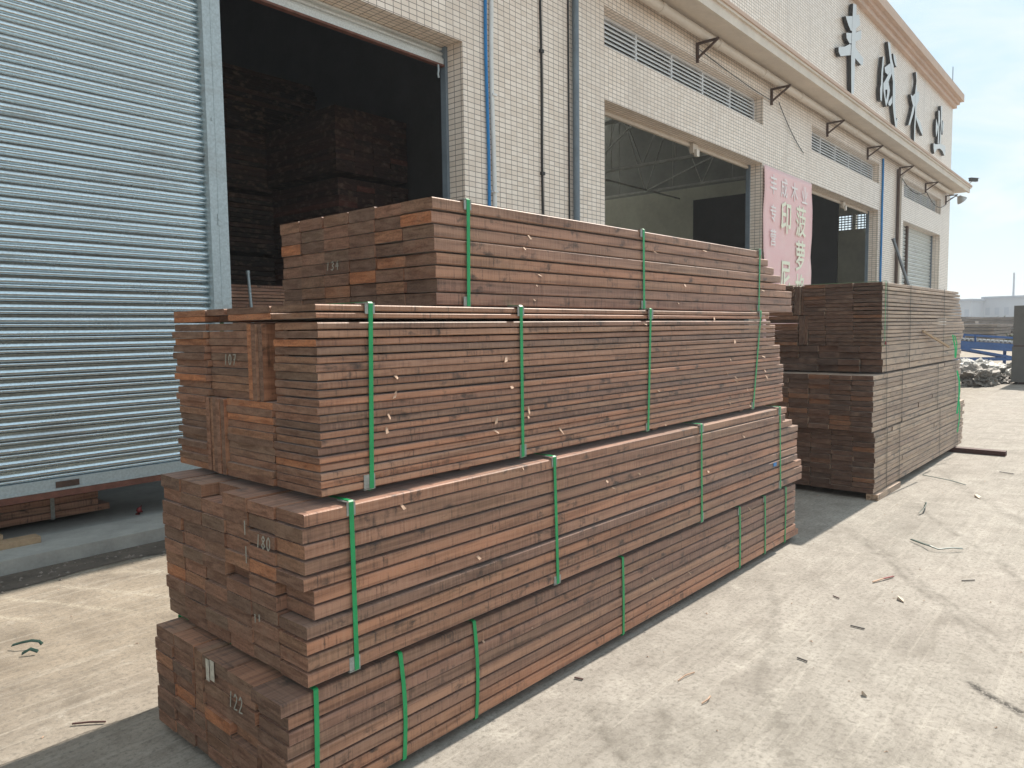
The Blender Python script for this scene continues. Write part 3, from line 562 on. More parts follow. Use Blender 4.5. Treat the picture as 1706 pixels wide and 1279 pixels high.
def bundle(name, label, group, loc, rz, rows, ms, me, xj=.006, yj=.003, cat='timber bundle', gap=.0030):
    """rows: list of (z0, z1, cells); a cell is (y0, y1, x0, x1) in the bundle's own frame."""
    b = thing(name, label, cat, loc, rz, group)
    for z0, z1, cells in rows:
        for (y0, y1, x0, x1) in cells:
            g = random.uniform(.6, 1.8)*gap*(1.0 if y0 < .25 else .45)
            j = random.uniform(-xj, xj) if random.random() > .035 else random.uniform(xj, xj*2.5)
            yo = random.uniform(-yj, yj)
            board(b, x0+j, x1+random.uniform(-.006, .006), y0+yo+.001, y1+yo-.001, z0+g*.4, z1-g, ms, me)
    return b
def strap(b, s_top, s_bot, wid, z0, z1, w=.018, mat=None, e=.006, guards=True, bulge=0.0):
    X = lambda z: s_bot+(s_top-s_bot)*(z-z0)/(z1-z0)
    n = 8; pts = []; nr = []
    for i in range(n+1):
        z = z0+(z1-z0)*i/n; bl = bulge*math.sin(math.pi*i/n)
        pts.append((X(z)+bl*.8, -e-bl*.3, z)); nr.append((0, -1, 0))
    pts[0] = (X(z0), -e, z0-e*.3); pts[-1] = (X(z1), -e, z1+e*.5)
    pts += [(X(z1), -e+.004, z1+e), (X(z1), wid, z1+e), (X(z1), wid+e, z1+e), (X(z0), wid+e, z0-e), (X(z0), -e+.004, z0-e)]
    nr += [(0, 0, 1), (0, 0, 1), (0, 1, 0), (0, 1, 0), (0, 0, -1)]
    m = MB(); m.ribbon(pts, (w, 0, 0), nr, .0014)
    o = m.build('strap', mat or STRAP, b)
    if guards:
        for zz, sg in ((z1, 1), (z0, -1)):
            if guards == 'top' and sg < 0: continue
            k = MB(); x = X(zz)+random.uniform(-.008, .008); hw = random.uniform(.017, .024); d = random.uniform(.032, .05)
            k.box(x-hw, x+hw, -e+.0005, -e+.003, min(zz, zz-sg*d), max(zz, zz-sg*d)); k.box(x-hw, x+hw, -e+.0005, .05, zz+sg*.002 if sg > 0 else zz-.005, zz+.005 if sg > 0 else zz-.002)
            k.build('corner_guard', GUARD, o)
    return o
DIG = {'0': [[(.5, 1), (.15, .75), (.15, .25), (.5, 0), (.85, .25), (.85, .75), (.5, 1)]], '1': [[(.55, 1), (.45, 0)]], '2': [[(.1, .75), (.4, 1), (.8, .8), (.7, .5), (.1, 0), (.9, .05)]],
       '3': [[(.1, .85), (.5, 1), (.8, .75), (.4, .55), (.85, .3), (.5, 0), (.1, .1)]], '4': [[(.6, 1), (.1, .4), (.9, .42)], [(.7, .75), (.6, 0)]], '7': [[(.1, .95), (.9, 1), (.4, 0)], [(.3, .5), (.8, .55)]],
       '8': [[(.5, .5), (.15, .75), (.5, 1), (.85, .75), (.5, .5), (.1, .25), (.5, 0), (.9, .25), (.5, .5)]]}
def chalk(b, txt, ya, yb, z0, z1, x, mat=None, w=.0036):
    m = MB(); n = len(txt); cw = (yb-ya)/n
    for i, c_ in enumerate(txt):
        for st in DIG[c_]:
            pts = [(x, ya+cw*(i+.12+.76*u+.12*v), z0+(z1-z0)*v) for u, v in st]
            for p, q in zip(pts, pts[1:]): m.obox(p, q, .0016, w, up=(0, .3, 1))
    m.build('chalk_number', mat or CHALK, b)
def splinters(b, spots, sc_=1.0):
    for s_, z in spots:
        m = MB(); L = random.uniform(.012, .035)*sc_; w = random.uniform(.006, .014)*sc_; a = random.uniform(-.9, .9); t = random.uniform(.008, .026)
        dx, dz = math.sin(a)*L, math.cos(a)*L
        p0 = Vector((s_-w/2, .004, z)); p1 = Vector((s_+w/2, .004, z+.002))
        q0 = p0+Vector((dx, -t, -dz)); q1 = p1+Vector((dx*.7, -t*random.uniform(.6, 1.2), -dz*.9)); n_ = Vector((0, -.0025, .001))
        m.add([p0, p1, q1, q0, p0+n_, p1+n_, q1+n_, q0+n_], [(0, 1, 2, 3), (7, 6, 5, 4), (0, 4, 5, 1), (1, 5, 6, 2), (2, 6, 7, 3), (3, 7, 4, 0)])
        m.build('splinter', CHIP, b)

NG = 'timber bundles of the near stack'
# --- bottom bundle
c4 = [(.0, .186), (.186, .372), (.372, .562), (.65, .815), (.815, .97)]
rows = []
z0, z1, n = .035, .432, 8
for i in range(n):
    a = z0+(z1-z0)*i/n; b = z0+(z1-z0)*(i+1)/n; cells = []
    for k, (ya, yb) in enumerate(c4):
        cells.append((ya, yb, (-.02 if i == n-1 and k == 0 else 0)+(.02 if k == 1 and i == 3 else 0), 4.278 if i == 0 else 4.218))
    if i < 4: cells.append((.562, .65, 0, 4.2))
    rows.append((a, b, cells))
zz = z0+(z1-z0)*.5
rows += [(zz, z1, [(.563, .605, .002, 4.2), (.607, .649, .004, 4.2)])]
B4 = bundle('timber_bundle', 'bottom bundle of the near stack, dark brown boards chalked 122 standing close to the ground', NG, (1.23, 2.02, 0), BA, rows, SIDE, END, xj=.007, yj=.005, gap=.0045)
for a, b in ((.105, .094), (.458, .466), (.837, .841), (1.907, 1.912), (3.263, 3.273), (3.657, 3.669), (4.024, 4.016)): strap(B4, a, b, .975, z0, z1, bulge=.012 if .4 < a < .9 else .003, guards='top' if a > 3 else False)
chalk(B4, '122', .362, .258, .305, .362, -.011, w=.0042)
m = MB(); m.box(-.0105, -.0095, .46, .49, .355, .43); m.box(-.0105, -.0095, .498, .522, .345, .425); m.build('whitewash_patch', plain('whitewash', (.5, .46, .38), .9, var=.4, scale=60), B4)
splinters(B4, [(.892, .337), (2.2, .25), (3.4, .41), (2.6, .18), (1.2, .3)], .7)
# --- second bundle
rows = []; z0, z1, n = .457, 1.03, 11
far3 = [4.211, 4.211, 4.213, 4.123, 4.12, 4.125, 4.13, 4.139, 4.021, 3.88, 3.905]
c3 = [(-.0, .168), (.168, .342), (.342, .514), (.514, .69), (.69, .862), (.862, 1.03)]
for i in range(n):
    a = z0+(z1-z0)*i/n; b = z0+(z1-z0)*(i+1)/n
    cells = []
    for k, (ya, yb) in enumerate(c3):
        if i == n-1 and k == 3: continue
        cells.append((ya, yb, .03 if (i in (4, 5) and k < 3 and random.random() < .3) else 0, far3[i]+(0 if k == 0 else random.uniform(-.06, .06))))
    if i == n-1: cells.append((.514, .69, .07, 3.9))
    rows.append((a, b, cells))
B3 = bundle('timber_bundle', 'second bundle from the ground in the near stack, thick brown boards chalked 180', NG, (1.30, 2.0, 0), BA, rows, SIDE, END, xj=.006, yj=.005, gap=.0045)
for a, b in ((.181, .185), (1.266, 1.284), (2.631, 2.645), (3.777, 3.807)): strap(B3, a, b, 1.03, z0, z1)
chalk(B3, '180', .276, .178, .872, .918, -.0125)
m = MB()
for y, za, zb in ((.345, .80, .86), (.347, .90, .95), (.30, .60, .63), (.272, .61, .635)): m.box(-.0125, -.0105, y-.002, y+.002, za, zb)
m.build('chalk_mark', CHALK, B3)
splinters(B3, [(1.965, .85), (2.718, .749), (1.056, 1.018), (1.725, .816), (1.674, .86), (.4, .98), (.78, .7), (3.2, .9)], .8)
m = MB(); m.box(3.68, 3.73, -.0065, -.0045, .628, .652); m.build('blue_tag', BLUE, B3)
# --- third bundle, thin boards with some set on edge
rows = []; zb0, zmid, zt0, zt1 = 1.055, 1.352, 1.634, 1.69
def far2(z):
    return 3.606 if z > 1.605 else 3.691 if z > 1.45 else 3.781 if z > 1.30 else 3.85 if z > 1.16 else 3.838
n = 11
for i in range(n):
    a = zb0+(zmid-zb0)*i/n; b = zb0+(zmid-zb0)*(i+1)/n
    rows.append((a, b, [(0, .277, 0, far2(a)), (.281, .612, (-.012 if i in (0, 1) else 0), far2(a)-.02), (.778, 1.035, random.uniform(-.01, .015), far2(a))]))
for k in range(5): rows.append((zb0, zmid-.003, [(.617+.0312*k, .617+.0312*(k+1)-.001, random.uniform(-.012, .0), 3.8)]))
n = 10
for i in range(n):
    a = zmid+(zt0-zmid)*i/n; b = zmid+(zt0-zmid)*(i+1)/n
    rows.append((a, b, [(0, .262, 0, far2(a)), (.452, .752, .01, far2(a)), (.758, 1.035, random.uniform(-.01, .015), far2(a))]))
for k in range(3): rows.append((zmid, zt0-.004, [(.338+.035*k, .338+.035*k+.030, random.uniform(-.008, .0), 3.7)]))
rows.append((zmid+.004, zt0-.006, [(.267, .298, .06, 3.7), (.301, .333, .085, 3.7)]))
for i in range(2):
    a = 1.642+.024*i; rows.append((a, a+.0239, [(0, .275, 0, 3.606), (.279, .585, 0, 3.6), (.60, .74, -.004+.05*(1-i), 3.6), (.756, 1.035, 0, 3.6)]))
B2 = bundle('timber_bundle', 'third bundle of the near stack, thin boards with some on edge, chalked 107', NG, (1.40, 2.04, 0), BA, rows, SIDE, END, xj=.004, yj=.0045, gap=.0028)
for a, b in ((.215, .199), (1.001, 1.002), (2.04, 2.016), (3.437, 3.33)): strap(B2, a, b, 1.04, zb0, zt1, e=.0075)
chalk(B2, '107', .632, .535, 1.478, 1.518, .0035)
splinters(B2, [(.914, 1.484), (.938, 1.362), (1.05, 1.263), (.853, 1.238), (.831, 1.185), (1.265, 1.146), (1.979, 1.619), (2.778, 1.651), (3.002, 1.392), (2.945, 1.319), (3.05, 1.263), (3.481, 1.394), (3.537, 1.262), (3.254, 1.195), (2.978, 1.127), (2.119, 1.261), (2.006, 1.129), (2.196, 1.068), (3.289, 1.081), (3.06, 1.513), (.322, 1.438), (.325, 1.38), (.282, 1.309), (.276, 1.257), (1.045, 1.225), (3.06, 1.28), (3.52, 1.30)], 1.0)
# --- top bundle
rows = []; z0, z1, n = 1.694, 2.112, 8
far1 = [3.579, 3.563, 3.550, 3.445, 3.333, 3.224, 3.119, 3.017]
c1 = [(0, .186), (.186, .364), (.364, .546), (.546, .73), (.73, .915), (.915, 1.08)]
for i in range(n):
    a = z0+(z1-z0)*i/n; b = z0+(z1-z0)*(i+1)/n
    rows.append((a, b, [(ya, yb, .010 if i < 4 and k == 0 else 0, far1[i]+(0 if k == 0 else random.uniform(-.1, .02))) for k, (ya, yb) in enumerate(c1)]))
B1 = bundle('timber_bundle', 'topmost bundle of the near stack, thick boards with stepped far ends, chalked 134', NG, (1.975, 2.085, 0), BA, rows, SIDE, END, xj=.006, yj=.005, gap=.0045)
for a, b in ((.180, .173), (1.488, 1.494), (2.968, 2.96)): strap(B1, a, b, 1.08, z0, z1)
chalk(B1, '134', .712, .606, 1.868, 1.905, -.0095)
splinters(B1, [(.555, 2.006), (.522, 1.951), (.621, 1.839), (.605, 1.792), (.585, 1.729), (1.94, 1.844), (1.606, 2.007), (1.868, 1.736), (2.17, 2.052), (3.015, 1.842)], .8)
# --- far stack
FG = 'timber bundles of the far stack'
def fard(name, label, z0, z1, n, cols, x0, x1f, joints=0.0, ms=SIDE_GREY, me=END_DARK, gap=.003):
    rows = []
    for i in range(n):
        a = z0+(z1-z0)*i/n; b = z0+(z1-z0)*(i+1)/n; cells = []
        for k, (ya, yb) in enumerate(cols):
            xs = x0+random.uniform(-.01, .012); xe = x1f(a)+random.uniform(-.05, .05)
            if k == 0 and random.random() < joints:
                mid = random.choice([.55, .95, 1.6, 2.2, 2.7])+random.uniform(-.03, .03); cells += [(ya, yb, xs, xs+mid), (ya, yb, xs+mid+.006, xe)]
            else: cells.append((ya, yb, xs, xe))
        rows.append((a, b, cells))
    return bundle(name, label, FG, (7.131, 1.836, 0), BA, rows, ms, me, xj=.006, yj=.006, gap=gap)
cw = [(0, .19), (.19, .38), (.38, .57), (.57, .76), (.76, .95), (.95, 1.1)]
F1 = fard('timber_bundle', 'bottom bundle of the far stack, weathered boards just above the concrete', .06, .62, 12, cw, 0.0, lambda z: 3.78, .8)
F2 = fard('timber_bundle', 'middle bundle of the far stack, its near end sticking out below the narrower top', .63, 1.14, 11, cw, -.075, lambda z: 3.55, .8)
rows = []
for i in range(4):
    a = 1.155+.0615*i; rows.append((a, a+.0615, [(ya, yb, .16+random.uniform(-.02, .02), 3.5) for ya, yb in cw]))
for i in range(16):
    a = 1.401+.0362*i; cc = [(0, .25), (.25, .50), (.50, .66), (.76, 1.08)] if i < 8 else [(0, .25), (.25, .50), (.50, .70), (.80, 1.08)]
    rows.append((a, a+.0362, [(ya, yb, .145-.03*i/15+random.uniform(-.008, .012), 3.62-.36*max(0, i-4)/11+random.uniform(-.05, .05)) for ya, yb in cc]))
for k in range(3): rows.append((1.405, 1.688, [(.662+.031*k, .690+.031*k, .13, 3.4)])); rows.append((1.694, 1.975, [(.705+.030*k, .732+.030*k, .13, 3.4)]))
F3 = bundle('timber_bundle', 'top bundle of the far stack, thin weathered boards over a few thick ones', FG, (7.131, 1.836, 0), BA, rows, SIDE_GREY, END_DARK, xj=.006, yj=.006, gap=.004)
for b_, zz0, zz1, xs in ((F1, .06, .62, (.35, .78, 2.45, 3.4)), (F2, .63, 1.14, (.30, .82, 2.3, 3.2)), (F3, 1.155, 1.978, (.25, 1.05, 2.5))):
    for x in xs: strap(b_, x, x+.02, 1.1, zz0, zz1, w=.013, mat=STRAP_BLACK, e=.009, guards=False)
strap(F3, .2, .2, 1.09, 1.40, 1.978, w=.016, e=.0085, guards=False)
def tail(b, pts, w=.022):
    m = MB(); m.ribbon(pts, (w*.4, -w*.55, .004), [(-.9, -.4, 0)]*len(pts), .0014); m.build('strap_tail', STRAP_SUNLIT, b)
tail(F3, [(2.92, -.02, 1.46), (2.9, -.035, 1.40), (2.95, -.045, 1.30), (2.93, -.05, 1.19)], .022); tail(F3, [(3.02, -.02, 1.45), (3.05, -.04, 1.36), (3.0, -.05, 1.26), (3.02, -.04, 1.18)], .016)
tail(F2, [(3.22, -.02, 1.02), (3.2, -.05, .9), (3.12, -.07, .75), (3.02, -.08, .62), (2.95, -.085, .52)], .028); tail(F2, [(3.3, -.03, .72), (3.28, -.05, .55), (3.22, -.06, .42), (3.08, -.07, .28)], .018)
m = MB(); m.obox((1.55, -.012, 1.52), (2.4, -.09, 1.33), .014, .022); m.build('loose_batten', PALE_WOOD, F3)
m = MB(); m.box(.19, .215, -.02, -.012, 1.41, 1.44); m.build('red_tag', REDM, F3)

IN_SHADED = wood_end('shade_dark_timber', [(0.0, (.035, .027, .024)), (.5, (.045, .032, .027)), (1.0, (.08, .04, .03))])  # darkness of the interior put into the wood colour
IN_SHADED_RED = wood_end('shade_dark_red_timber', [(0.0, (.045, .026, .022)), (.5, (.075, .034, .027)), (.8, (.05, .03, .024)), (1.0, (.17, .055, .04))])  # redder boards, indoor shade again painted into the colour
# bearers
def bearer(x, y, L, w, h, z, lab, ang=BA, mat=BEARER, grp='bearers under the timber'):
    m = MB(); m.box(-w/2, w/2, 0, L, 0, h); o = m.build('timber_bearer', mat, None, (x, y, z), ang); return tag(o, lab, 'bearer', grp)
for s_, lab in ((.5, 'dark wooden bearer under the chalked end of the near stack'), (2.75, 'dark wooden bearer under the middle of the near stack'), (3.95, 'dark wooden bearer under the stepped end of the near stack')):
    bearer(1.23+s_*math.cos(BA), 2.02+s_*math.sin(BA)+.09, .85, .09, .034, 0, lab)
for s_, lab in ((.72, 'thin spacer in the gap below the third bundle, at its chalked end'), (2.2, 'thin spacer in the gap below the third bundle, at mid length'), (3.3, 'thin spacer in the gap below the third bundle, at its stepped end')):
    bearer(1.40+s_*math.cos(BA), 2.10+s_*math.sin(BA), .9, .05, .024, 1.0305, lab, mat=SIDE)
for s_, lab in ((.7, 'thin spacer between the two lowest bundles, at their chalked end'), (3.2, 'thin spacer between the two lowest bundles, at their stepped end')):
    bearer(1.30+s_*math.cos(BA), 2.06+s_*math.sin(BA), .9, .05, .0245, .4325, lab, mat=SIDE)
bearer(7.6, 1.86, 1.0, .12, .058, 0, 'dark wooden bearer under the shaded end of the far stack')
m = MB(); m.box(-.06, .06, -.62, 1.0, 0, .058)
tag(m.build('timber_bearer', BEARER, None, (10.5, 1.86, 0), R(0)), 'dark red beam sticking out far from under the far stack onto the yard', 'bearer', 'bearers under the timber')
m = MB(); m.box(0, .75, 0, .1, 0, .055); tag(m.build('timber_bearer', SIDE_GREY, None, (7.135, 1.80, 0), BA), 'short board lying flat along the foot of the far stack', 'board')

# ------------------------------------------------------------------ inside the warehouse
def simple_bundle(label, loc, rz, L, wid, H, n, cols, ms=SIDE, me=END, grp='timber bundles inside the warehouse', z0=.02, name='timber_bundle'):
    rows = [(z0+H*i/n, z0+H*(i+1)/n, [(wid*k/cols, wid*(k+1)/cols, 0, L+random.uniform(-.05, .05)) for k in range(cols)]) for i in range(n)]
    return bundle(name, label, grp, loc, rz, rows, ms, me, xj=.01, gap=.004)
b = simple_bundle('timber bundle just inside under the half lowered shutter', (-1.65, 6.5, .13), 0, 4.0, .9, .5, 9, 4)
for x in (3.2, 3.62): strap(b, x, x, .9, .02, .52, mat=GUARD, w=.03, guards=False)
simple_bundle('reddish timber bundle behind the steel post, upper of two', (3.3, 7.6, 1.16), 0, 4.0, 1.0, .95, 26, 3)
simple_bundle('reddish timber bundle behind the steel post, lower of two', (3.3, 7.6, .12), 0, 4.0, 1.0, .98, 20, 3)
k = 0
for (x, y, nst, L, lab) in ((4.2, 9.6, 6, 2.5, 'in the tall dim stack against the added wall'), (1.9, 12.5, 4, 3.6, 'in the dim stack deep behind the shutter post'), (3.0, 16.5, 6, 4.0, 'in the tallest dim stack at the back')):
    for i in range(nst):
        simple_bundle('timber bundle %s, layer %s from the floor' % (lab, ('one', 'two', 'three', 'four', 'five', 'six')[i]), (x+random.uniform(-.15, .15), y, .12+.86*i), 0, L, 1.1, .8, 12, 4, IN_SHADED, IN_SHADED)
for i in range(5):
    simple_bundle('timber bundle in the dim reddish stack by the door jamb, layer %s from floor' % ('one', 'two', 'three', 'four', 'five')[i], (7.1+random.uniform(-.06, .06), 8.0+random.uniform(-.1, .1), .12+.88*i), R(90), 4.0, 1.2, .82, 11, 4, IN_SHADED_RED, IN_SHADED_RED)
m = MB(); m.tube([(4.34, 7.35, .12), (4.30, 7.5, 2.24)], .017, 8); m.tube([(4.30, 7.5, 2.24), (4.299, 7.503, 2.27)], .022, 8)
tag(m.build('metal_rod', GALV), 'thin bright metal rod standing by the reddish bundle inside', 'rod')
for i, (x0, x1, y, z, a, lab) in enumerate(((-.2, 1.74, 6.02, .102, .0, 'pale plank lying on the door ledge, longer one in front'), (-.4, 1.55, 6.16, .102, .01, 'pale plank lying on the door ledge, shorter one behind'))):
    m = MB(); m.box(0, x1-x0, 0, .12, 0, .045+.025*i); tag(m.build('plank', PALE_WOOD, None, (x0, y, z), a), lab, 'plank', 'pale planks on the ledge')
m = MB(); m.tube([(2.53, 6.30, .103), (2.55, 6.31, .125), (2.545, 6.30, .15), (2.57, 6.31, .17)], [.02, .028, .018, .006], 6)
tag(m.build('red_scrap', REDM), 'small crumpled dark red scrap on the floor below the raised shutter', 'scrap')

# ------------------------------------------------------------------ dirt along the ledge
m = MB(); n = 90
top = [(-8+16*i/n, 5.716) for i in range(n+1)]; bot = [(-8+16*i/n, 5.40+.09*mnoise.noise((i*.35, 2.2, 0))+.04*mnoise.noise((i*1.7, 5, 0))) for i in range(n+1)]
vs = [(x, y, .005) for x, y in top]+[(x, y, .004) for x, y in bot]
m.add(vs, [(i, i+1, n+2+i, n+1+i) for i in range(n)])
tag(m.build('dirt', DIRT), 'grey brown dirt strip along the concrete ledge', 'dirt', kind='stuff')
m = MB()
for i in range(750):
    x = random.uniform(-2, 8); y = random.triangular(5.3, 5.72, 5.62); r = random.triangular(.003, .022, .006)
    a = random.uniform(0, 6.28); vs = [(x+r*math.cos(a+t)*random.uniform(.6, 1.3), y+r*math.sin(a+t)*random.uniform(.6, 1.3), .003) for t in (0, 1.57, 3.14, 4.71)]+[(x, y, .004+r*random.uniform(.4, .9))]
    m.add(vs, [(0, 1, 4), (1, 2, 4), (2, 3, 4), (3, 0, 4)])
tag(m.build('gravel', PEBBLE), 'small stones and crumbs in the dirt along the ledge', 'gravel', kind='stuff')

# ------------------------------------------------------------------ litter on the yard
def strip(name, pts, w, mat, lab, cat, grp=None, th=.002):
    m = MB(); P = [Vector(p) for p in pts]
    for p, q in zip(P, P[1:]): m.obox(p, q, w, th, up=(0, 0, 1))
    return tag(m.build(name, mat), lab, cat, grp)
def curl(name, pts, w, mat, lab, grp):
    m = MB(); P = [Vector(p) for p in pts]; out = []
    for i, p in enumerate(P):
        d = (P[min(i+1, len(P)-1)]-P[max(i-1, 0)]); d.z = 0; d.normalize(); out.append(Vector((-d.y, d.x, .5)).normalized()*w*.27)
    vs = []
    for p, o_ in zip(P, out): vs += [p-o_, p+o_, p+o_+Vector((0, 0, .0015)), p-o_+Vector((0, 0, .0015))]
    fs = []
    for i in range(len(P)-1):
        for k_ in range(4): fs.append((i*4+k_, i*4+(k_+1) % 4, i*4+4+(k_+1) % 4, i*4+4+k_))
    m.add(vs, fs, 0, True); return tag(m.build(name, mat), lab, 'strap scrap', grp)
SG = 'cut strap scraps on the concrete'
curl('strap_scrap', [(1.095, 4.34, .02), (1.13, 4.30, .035), (1.165, 4.275, .04), (1.195, 4.262, .03), (1.20, 4.235, .02)], .03, STRAP_DK, 'curled dark green strap scrap on the brown concrete in front of the shutter', SG)
curl('strap_scrap', [(1.10, 4.205, .012), (1.135, 4.19, .03), (1.16, 4.165, .015)], .035, STRAP_DK, 'short dark bent strap scrap beside the curled green one before the shutter', SG)
curl('strap_scrap', [(5.95, 1.27, .015), (5.86, 1.17, .02), (5.80, 1.12, .03), (5.78, 1.06, .02), (5.84, .985, .03), (5.90, .93, .02)], .028, STRAP_DK, 'wavy dark green strap scrap alone on the sunny yard', SG)
curl('strap_scrap', [(7.25, 1.44, .02), (7.08, 1.40, .05), (6.93, 1.385, .04), (6.82, 1.40, .015)], .03, STRAP_DK, 'dark curved strap scrap on the yard near the far stack shadow', SG)
curl('strap_scrap', [(8.6, 1.74, .012), (8.5, 1.6, .02), (8.42, 1.45, .02), (8.30, 1.30, .015)], .02, STRAP_DK, 'long thin green strap scrap lying along the front of the far stack', SG)
TG = 'small sticks and splinters on the concrete'
for pts, w, mt, lab in (([(4.83, 1.235, .008), (4.92, 1.20, .012)], .018, CHIP, 'slim pale pink stick with a red tip on the sunny yard'),
                        ([(1.02, 3.285, .008), (1.07, 3.24, .01), (1.115, 3.195, .008)], .012, BEARER, 'thin dark stick on the brown concrete near the stack end'),
                        ([(4.05, 1.14, .006), (4.05, 1.07, .006)], .012, BLACK, 'black splinter in the middle of the sunny yard'),
                        ([(3.49, 1.22, .006), (3.48, 1.17, .006)], .012, BLACK, 'black stub lying nearest the camera on the sunny yard'),
                        ([(2.65, 1.93, .006), (2.66, 1.89, .006)], .014, BEARER, 'brown stub at the edge of the shadow of the near stack'),
                        ([(2.92, 1.55, .006), (2.98, 1.545, .01), (3.04, 1.53, .006)], .006, CHIP, 'long pale curved twig beside the near stack shadow'),
                        ([(2.80, 1.375, .006), (2.84, 1.365, .012), (2.88, 1.375, .006)], .008, CHIP, 'bright bent sliver on the yard before the near stack'),
                        ([(5.2, .82, .006), (5.26, .76, .006)], .010, BLACK, 'dark thin chip at the right border of the yard'),
                        ([(4.44, 1.35, .006), (4.42, 1.31, .006)], .010, BEARER, 'tiny brown crumb between the white chip and the near stack'),
                        ([(9.3, 1.15, .008), (9.25, 1.02, .008)], .018, BLACK, 'dark chip far out on the yard past the far stack corner'),
                        ):
    st_ = strip('stick', pts, w*.55, mt, lab, 'stick', TG, .005)
    if 'red tip' in lab:
        m = MB(); m.obox((5.02, 1.163, .008), (4.92, 1.2, .012), .010, .005); m.build('red_tip', REDM, st_)
WG = 'pale wood chips on the yard'
for x, y, a, L, lab in ((4.62, 1.03, .6, .085, 'white wood chip lying alone on the sunny yard'), (7.84, 1.13, .25, .15, 'pale wood chip beside the thin green scrap'), (3.31, .87, 1.1, .03, 'small pale crumb near the dark scuff on the yard'), (.53, 4.05, .4, .04, 'small pale chip on the brown concrete at the border')):
    m = MB(); w = L*.35; m.add([(-L/2, 0, 0), (0, -w/2, 0), (L/2, 0, 0), (.1*L, w/2, 0), (-L/2, 0, .006), (0, -w/2, .008), (L/2, 0, .012), (.1*L, w/2, .02)], [(3, 2, 1, 0), (4, 5, 6, 7), (0, 1, 5, 4), (1, 2, 6, 5), (2, 3, 7, 6), (3, 0, 4, 7)])
    tag(m.build('wood_chip', plain('white_chip', (.62, .52, .42), .8), None, (x, y, .002), a), lab, 'wood chip', WG)
m = MB()
for i in range(240):
    x = random.uniform(.3, 9); y = random.uniform(-.8, 5.2)
    if 1.0 < x < 5.6 and 1.85 < y < 3.2: continue
    L = random.uniform(.004, .018); a = random.uniform(0, 3.14); w = L*random.uniform(.12, .5); d = Vector((math.cos(a), math.sin(a), 0))*L/2; e_ = Vector((-math.sin(a), math.cos(a), 0))*w/2; p_ = Vector((x, y, .003))
    m.add([p_-d-e_, p_+d-e_, p_+d+e_, p_-d+e_, p_+Vector((0, 0, .004))], [(0, 1, 4), (1, 2, 4), (2, 3, 4), (3, 0, 4)])
tag(m.build('sawdust_crumbs', CHIP), 'tiny wood crumbs scattered over the concrete', 'crumbs', kind='stuff')

# ------------------------------------------------------------------ things beyond the stacks
gs = thing('panel_stack', 'tall dark grey stack of panels at the right border of the yard', 'panel stack', (22.8, 1.1, 0))
m = MB(); m.box(0, 3.2, 0, 1.55, .06, .98); m.build('lower_pile', GREYSTK, gs)
m = MB(); m.box(.02, 3.2, .01, 1.54, 1.0, 2.02); m.build('upper_pile', GREYSTK, gs)
m = MB(); m.box(.1, 3.0, .1, 1.4, 0, .06); m.box(-.005, .02, .0, 1.52, .975, 1.002); m.build('pallet', BEARER, gs)
m = MB(); m.box(.05, 3.1, 0, 1.15, 2.14, 2.17); m.box(.1, .14, .1, .14, 2.02, 2.14); m.box(.1, .14, 1.0, 1.04, 2.02, 2.14); m.build('top_frame', CONVBLUE, gs)

def tarp(loc, sx, sy, sz, seed, mat, lab):
    bmh = bmesh.new(); bmesh.ops.create_icosphere(bmh, subdivisions=5, radius=1.0)
    def rid(q): return 1-2*abs(mnoise.noise(q))
    for v in bmh.verts:
        p = v.co.copy(); q = Vector((p.x*1.5+p.y*.8, p.y*1.9, p.z*1.2))+Vector((seed*3.1, seed, 0)); w = Vector((mnoise.noise(q), mnoise.noise(q+Vector((9, 3, 1))), mnoise.noise(q+Vector((2, 7, 5)))))
        q = q+w*.9
        d = .85+.42*rid(q)*rid(q*.8+Vector((4, 4, 4)))+.22*rid(q*2.2)+.10*rid(q*4.6)
        v.co = Vector((p.x*sx*d, p.y*sy*d, max(0, p.z*d*.8+.22)*sz))
    me = bpy.data.meshes.new('tarpaulin'); bmh.to_mesh(me); bmh.free(); me.materials.append(mat)
    me.polygons.foreach_set('use_smooth', [False]*len(me.polygons))
    o = bpy.data.objects.new('tarpaulin', me); col.objects.link(o); o.location = loc
    return tag(o, lab, 'tarpaulin', 'crumpled tarpaulins beyond the far stack')
tarp((22.2, 3.35, 0), .75, .42, .42, 1, TARPGREY, 'grey brown crumpled tarpaulin nearest the far stack')
tarp((23.9, 3.55, 0), 1.1, .6, .42, 2.3, TARP, 'big white crumpled tarpaulin in the middle of the heap')
tarp((24.6, 3.05, 0), .9, .42, .36, 4.1, TARP, 'white crumpled tarpaulin beside the grey panel stack')
tarp((24.9, 3.9, 0), 1.0, .5, .45, 5.7, TARP, 'white crumpled tarpaulin below the blue conveyor legs')
tarp((23.2, 3.0, 0), .5, .25, .2, 7.7, TARPGREY, 'low dark fold of tarpaulin in front of the heap')

